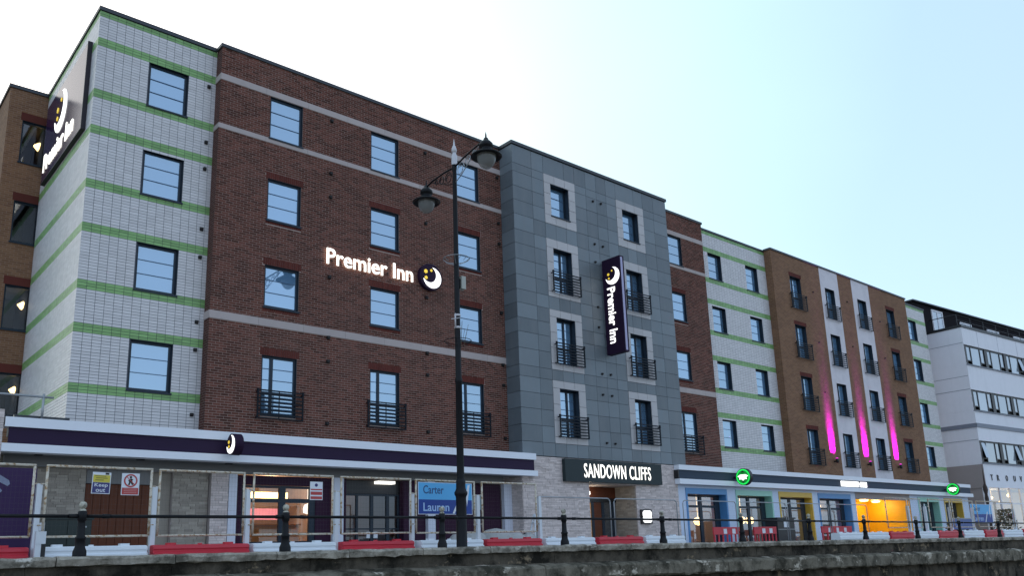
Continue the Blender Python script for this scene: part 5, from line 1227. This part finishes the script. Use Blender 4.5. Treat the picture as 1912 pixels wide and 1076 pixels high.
# red pedestrian barriers
def make_ped():
    t = thing('pedestrian_barrier', '', 'barrier', (0, 0, 0)); w = 2.0
    mb = MB(); mb.box(0, w, -0.025, 0.025, 0.74, 0.939); mb.box(0, w, -0.035, 0.035, 0.94, 1.0); mb.box(0, w, -0.03, 0.03, 0.70, 0.739)
    for k in range(7): x = 0.03+k*(w-0.12)/6; mb.box(x, x+0.06, -0.024, 0.024, 0.14, 0.699)
    mb.box(0, w, -0.03, 0.03, 0.08, 0.139); mb.build('barrier_panel', M['red'], t)
    for x in (0.25, w-0.45): s = MB(); s.box(x, x+0.14, -0.28, 0.28, 0.0, 0.079); s.build('foot', M['black'], t)
    return t
ped = make_ped(); pf = True; KIDS[ped.name] = kids(ped)
for x, n, sx, lb in ((28.95, 2, 0.98, 'red pedestrian barrier before the first blue framed window, with two white plates'), (31.85, 2, 0.86, 'red pedestrian barrier before the mint framed window beside the black bin'), (37.45, 3, 1.42, 'wide red pedestrian barrier with three white plates before the blue window by the porch')):
    o = ped if pf else copy_tree(ped); pf = False
    o.location = (x, 20.5, ZG-0.12); o.scale = (sx, 1, 1); o.rotation_euler = (0, 0, random.uniform(-0.03, 0.03)); o['label'] = lb; o['group'] = 'red pedestrian barriers outside the restaurant'; o['category'] = 'barrier'
    for k in range(n):
        xx = 2.0*(0.42+0.32*k) if n == 2 else 2.0*(0.25+0.26*k)
        s = MB(); s.box(xx-0.13/sx*0.9, xx+0.13/sx*0.9, -0.034, -0.026, 0.73, 0.93); p = s.build('white_plate', M['print_white'], None); p.parent = o
t = thing('black_bin', 'black wheeled bin with a white label beside the mustard framed window', 'bin', (34.3, 20.5, ZG))
mb = MB(); mb.box(33.75, 35.15, 20.5, 21.1, ZG+0.06, 0.86); bb = mb.build('bin_body', M['black'], t); box_part('bin_lid', M['black'], t, 33.70, 35.20, 20.45, 21.15, 0.862, 0.93); box_part('label_plate', M['print_white'], bb, 34.25, 34.6, 20.485, 20.499, 0.50, 0.78)
for x in (33.95, 34.95): s = MB(); s.tube([(x, 20.44, ZG+0.08), (x, 20.5, ZG+0.08)], 0.08, 12); s.build('wheel', M['black'], t)
box_part('lid_rail', M['galv'], t, 33.75, 35.15, 20.47, 20.499, 0.40, 0.43)
# slim spiky post at the end of the fascia
t = thing('iron_post', 'slim dark iron post with a spiked top at the end of the navy fascia', 'post', (59.6, 21.2, ZG))
mb = MB(); mb.lathe([(0.09, ZG), (0.07, 1.8), (0.12, 2.2), (0.08, 2.5), (0.15, 2.8), (0.12, 3.0), (0.05, 3.2), (0.03, 3.7), (0.005, 4.4)], 59.6, 21.0, 10); mb.build('shaft', mat('rusty_iron', (0.055, 0.035, 0.03), 0.8, var=0.3), t)
# board and plants by the cafe
t = thing('blue_board', 'low blue board behind the white barrier near the end of the fence', 'board', (47.2, 18.6, ZG))
mb = MB(); mb.box(47.4, 50.0, 18.55, 18.6, 0.25, 0.80); mb.build('board_face', mat('blue_board_face', (0.08, 0.14, 0.36), 0.5, var=0.2), t); box_part('board_frame', M['galv'], t, 47.35, 50.05, 18.56, 18.64, 0.805, 0.85)
def bush(name, label, x, y, r, h, n, col):
    t = thing(name, label, 'plant', (x, y, ZG))
    mb = MB()
    for k in range(n):
        a, q, zz = random.uniform(0, 2*PI), r*math.sqrt(random.random()), random.random()
        c = Vector((x+q*math.cos(a)*(1-0.5*zz), y+q*math.sin(a)*(1-0.5*zz), ZG+0.25+zz*h)); s = random.uniform(0.06, 0.14)
        u = Vector((random.gauss(0, 1), random.gauss(0, 1), random.gauss(0, 1))).normalized(); v = u.orthogonal().normalized()
        mb.quad(tuple(c-u*s), tuple(c+v*s*0.5), tuple(c+u*s), tuple(c-v*s*0.5))
    mb.build('foliage', col, t)['kind'] = 'stuff'
    mb = MB()
    for k in range(5): a = k*1.3; mb.tube([(x, y, ZG), (x+r*0.5*math.cos(a), y+r*0.5*math.sin(a), ZG+0.3+h*0.7)], [0.025, 0.008], 5)
    mb.build('stem', M['leaf'], t)
bush('potted_shrub', 'brownish bushy shrub behind the fence before the cafe windows', 60.5, 20.4, 0.9, 1.6, 700, M['leaf'])
bush('potted_shrub', 'low straggly shrub behind the fence below the far mustard framed window', 52.6, 20.4, 0.8, 0.9, 420, M['leaf'])
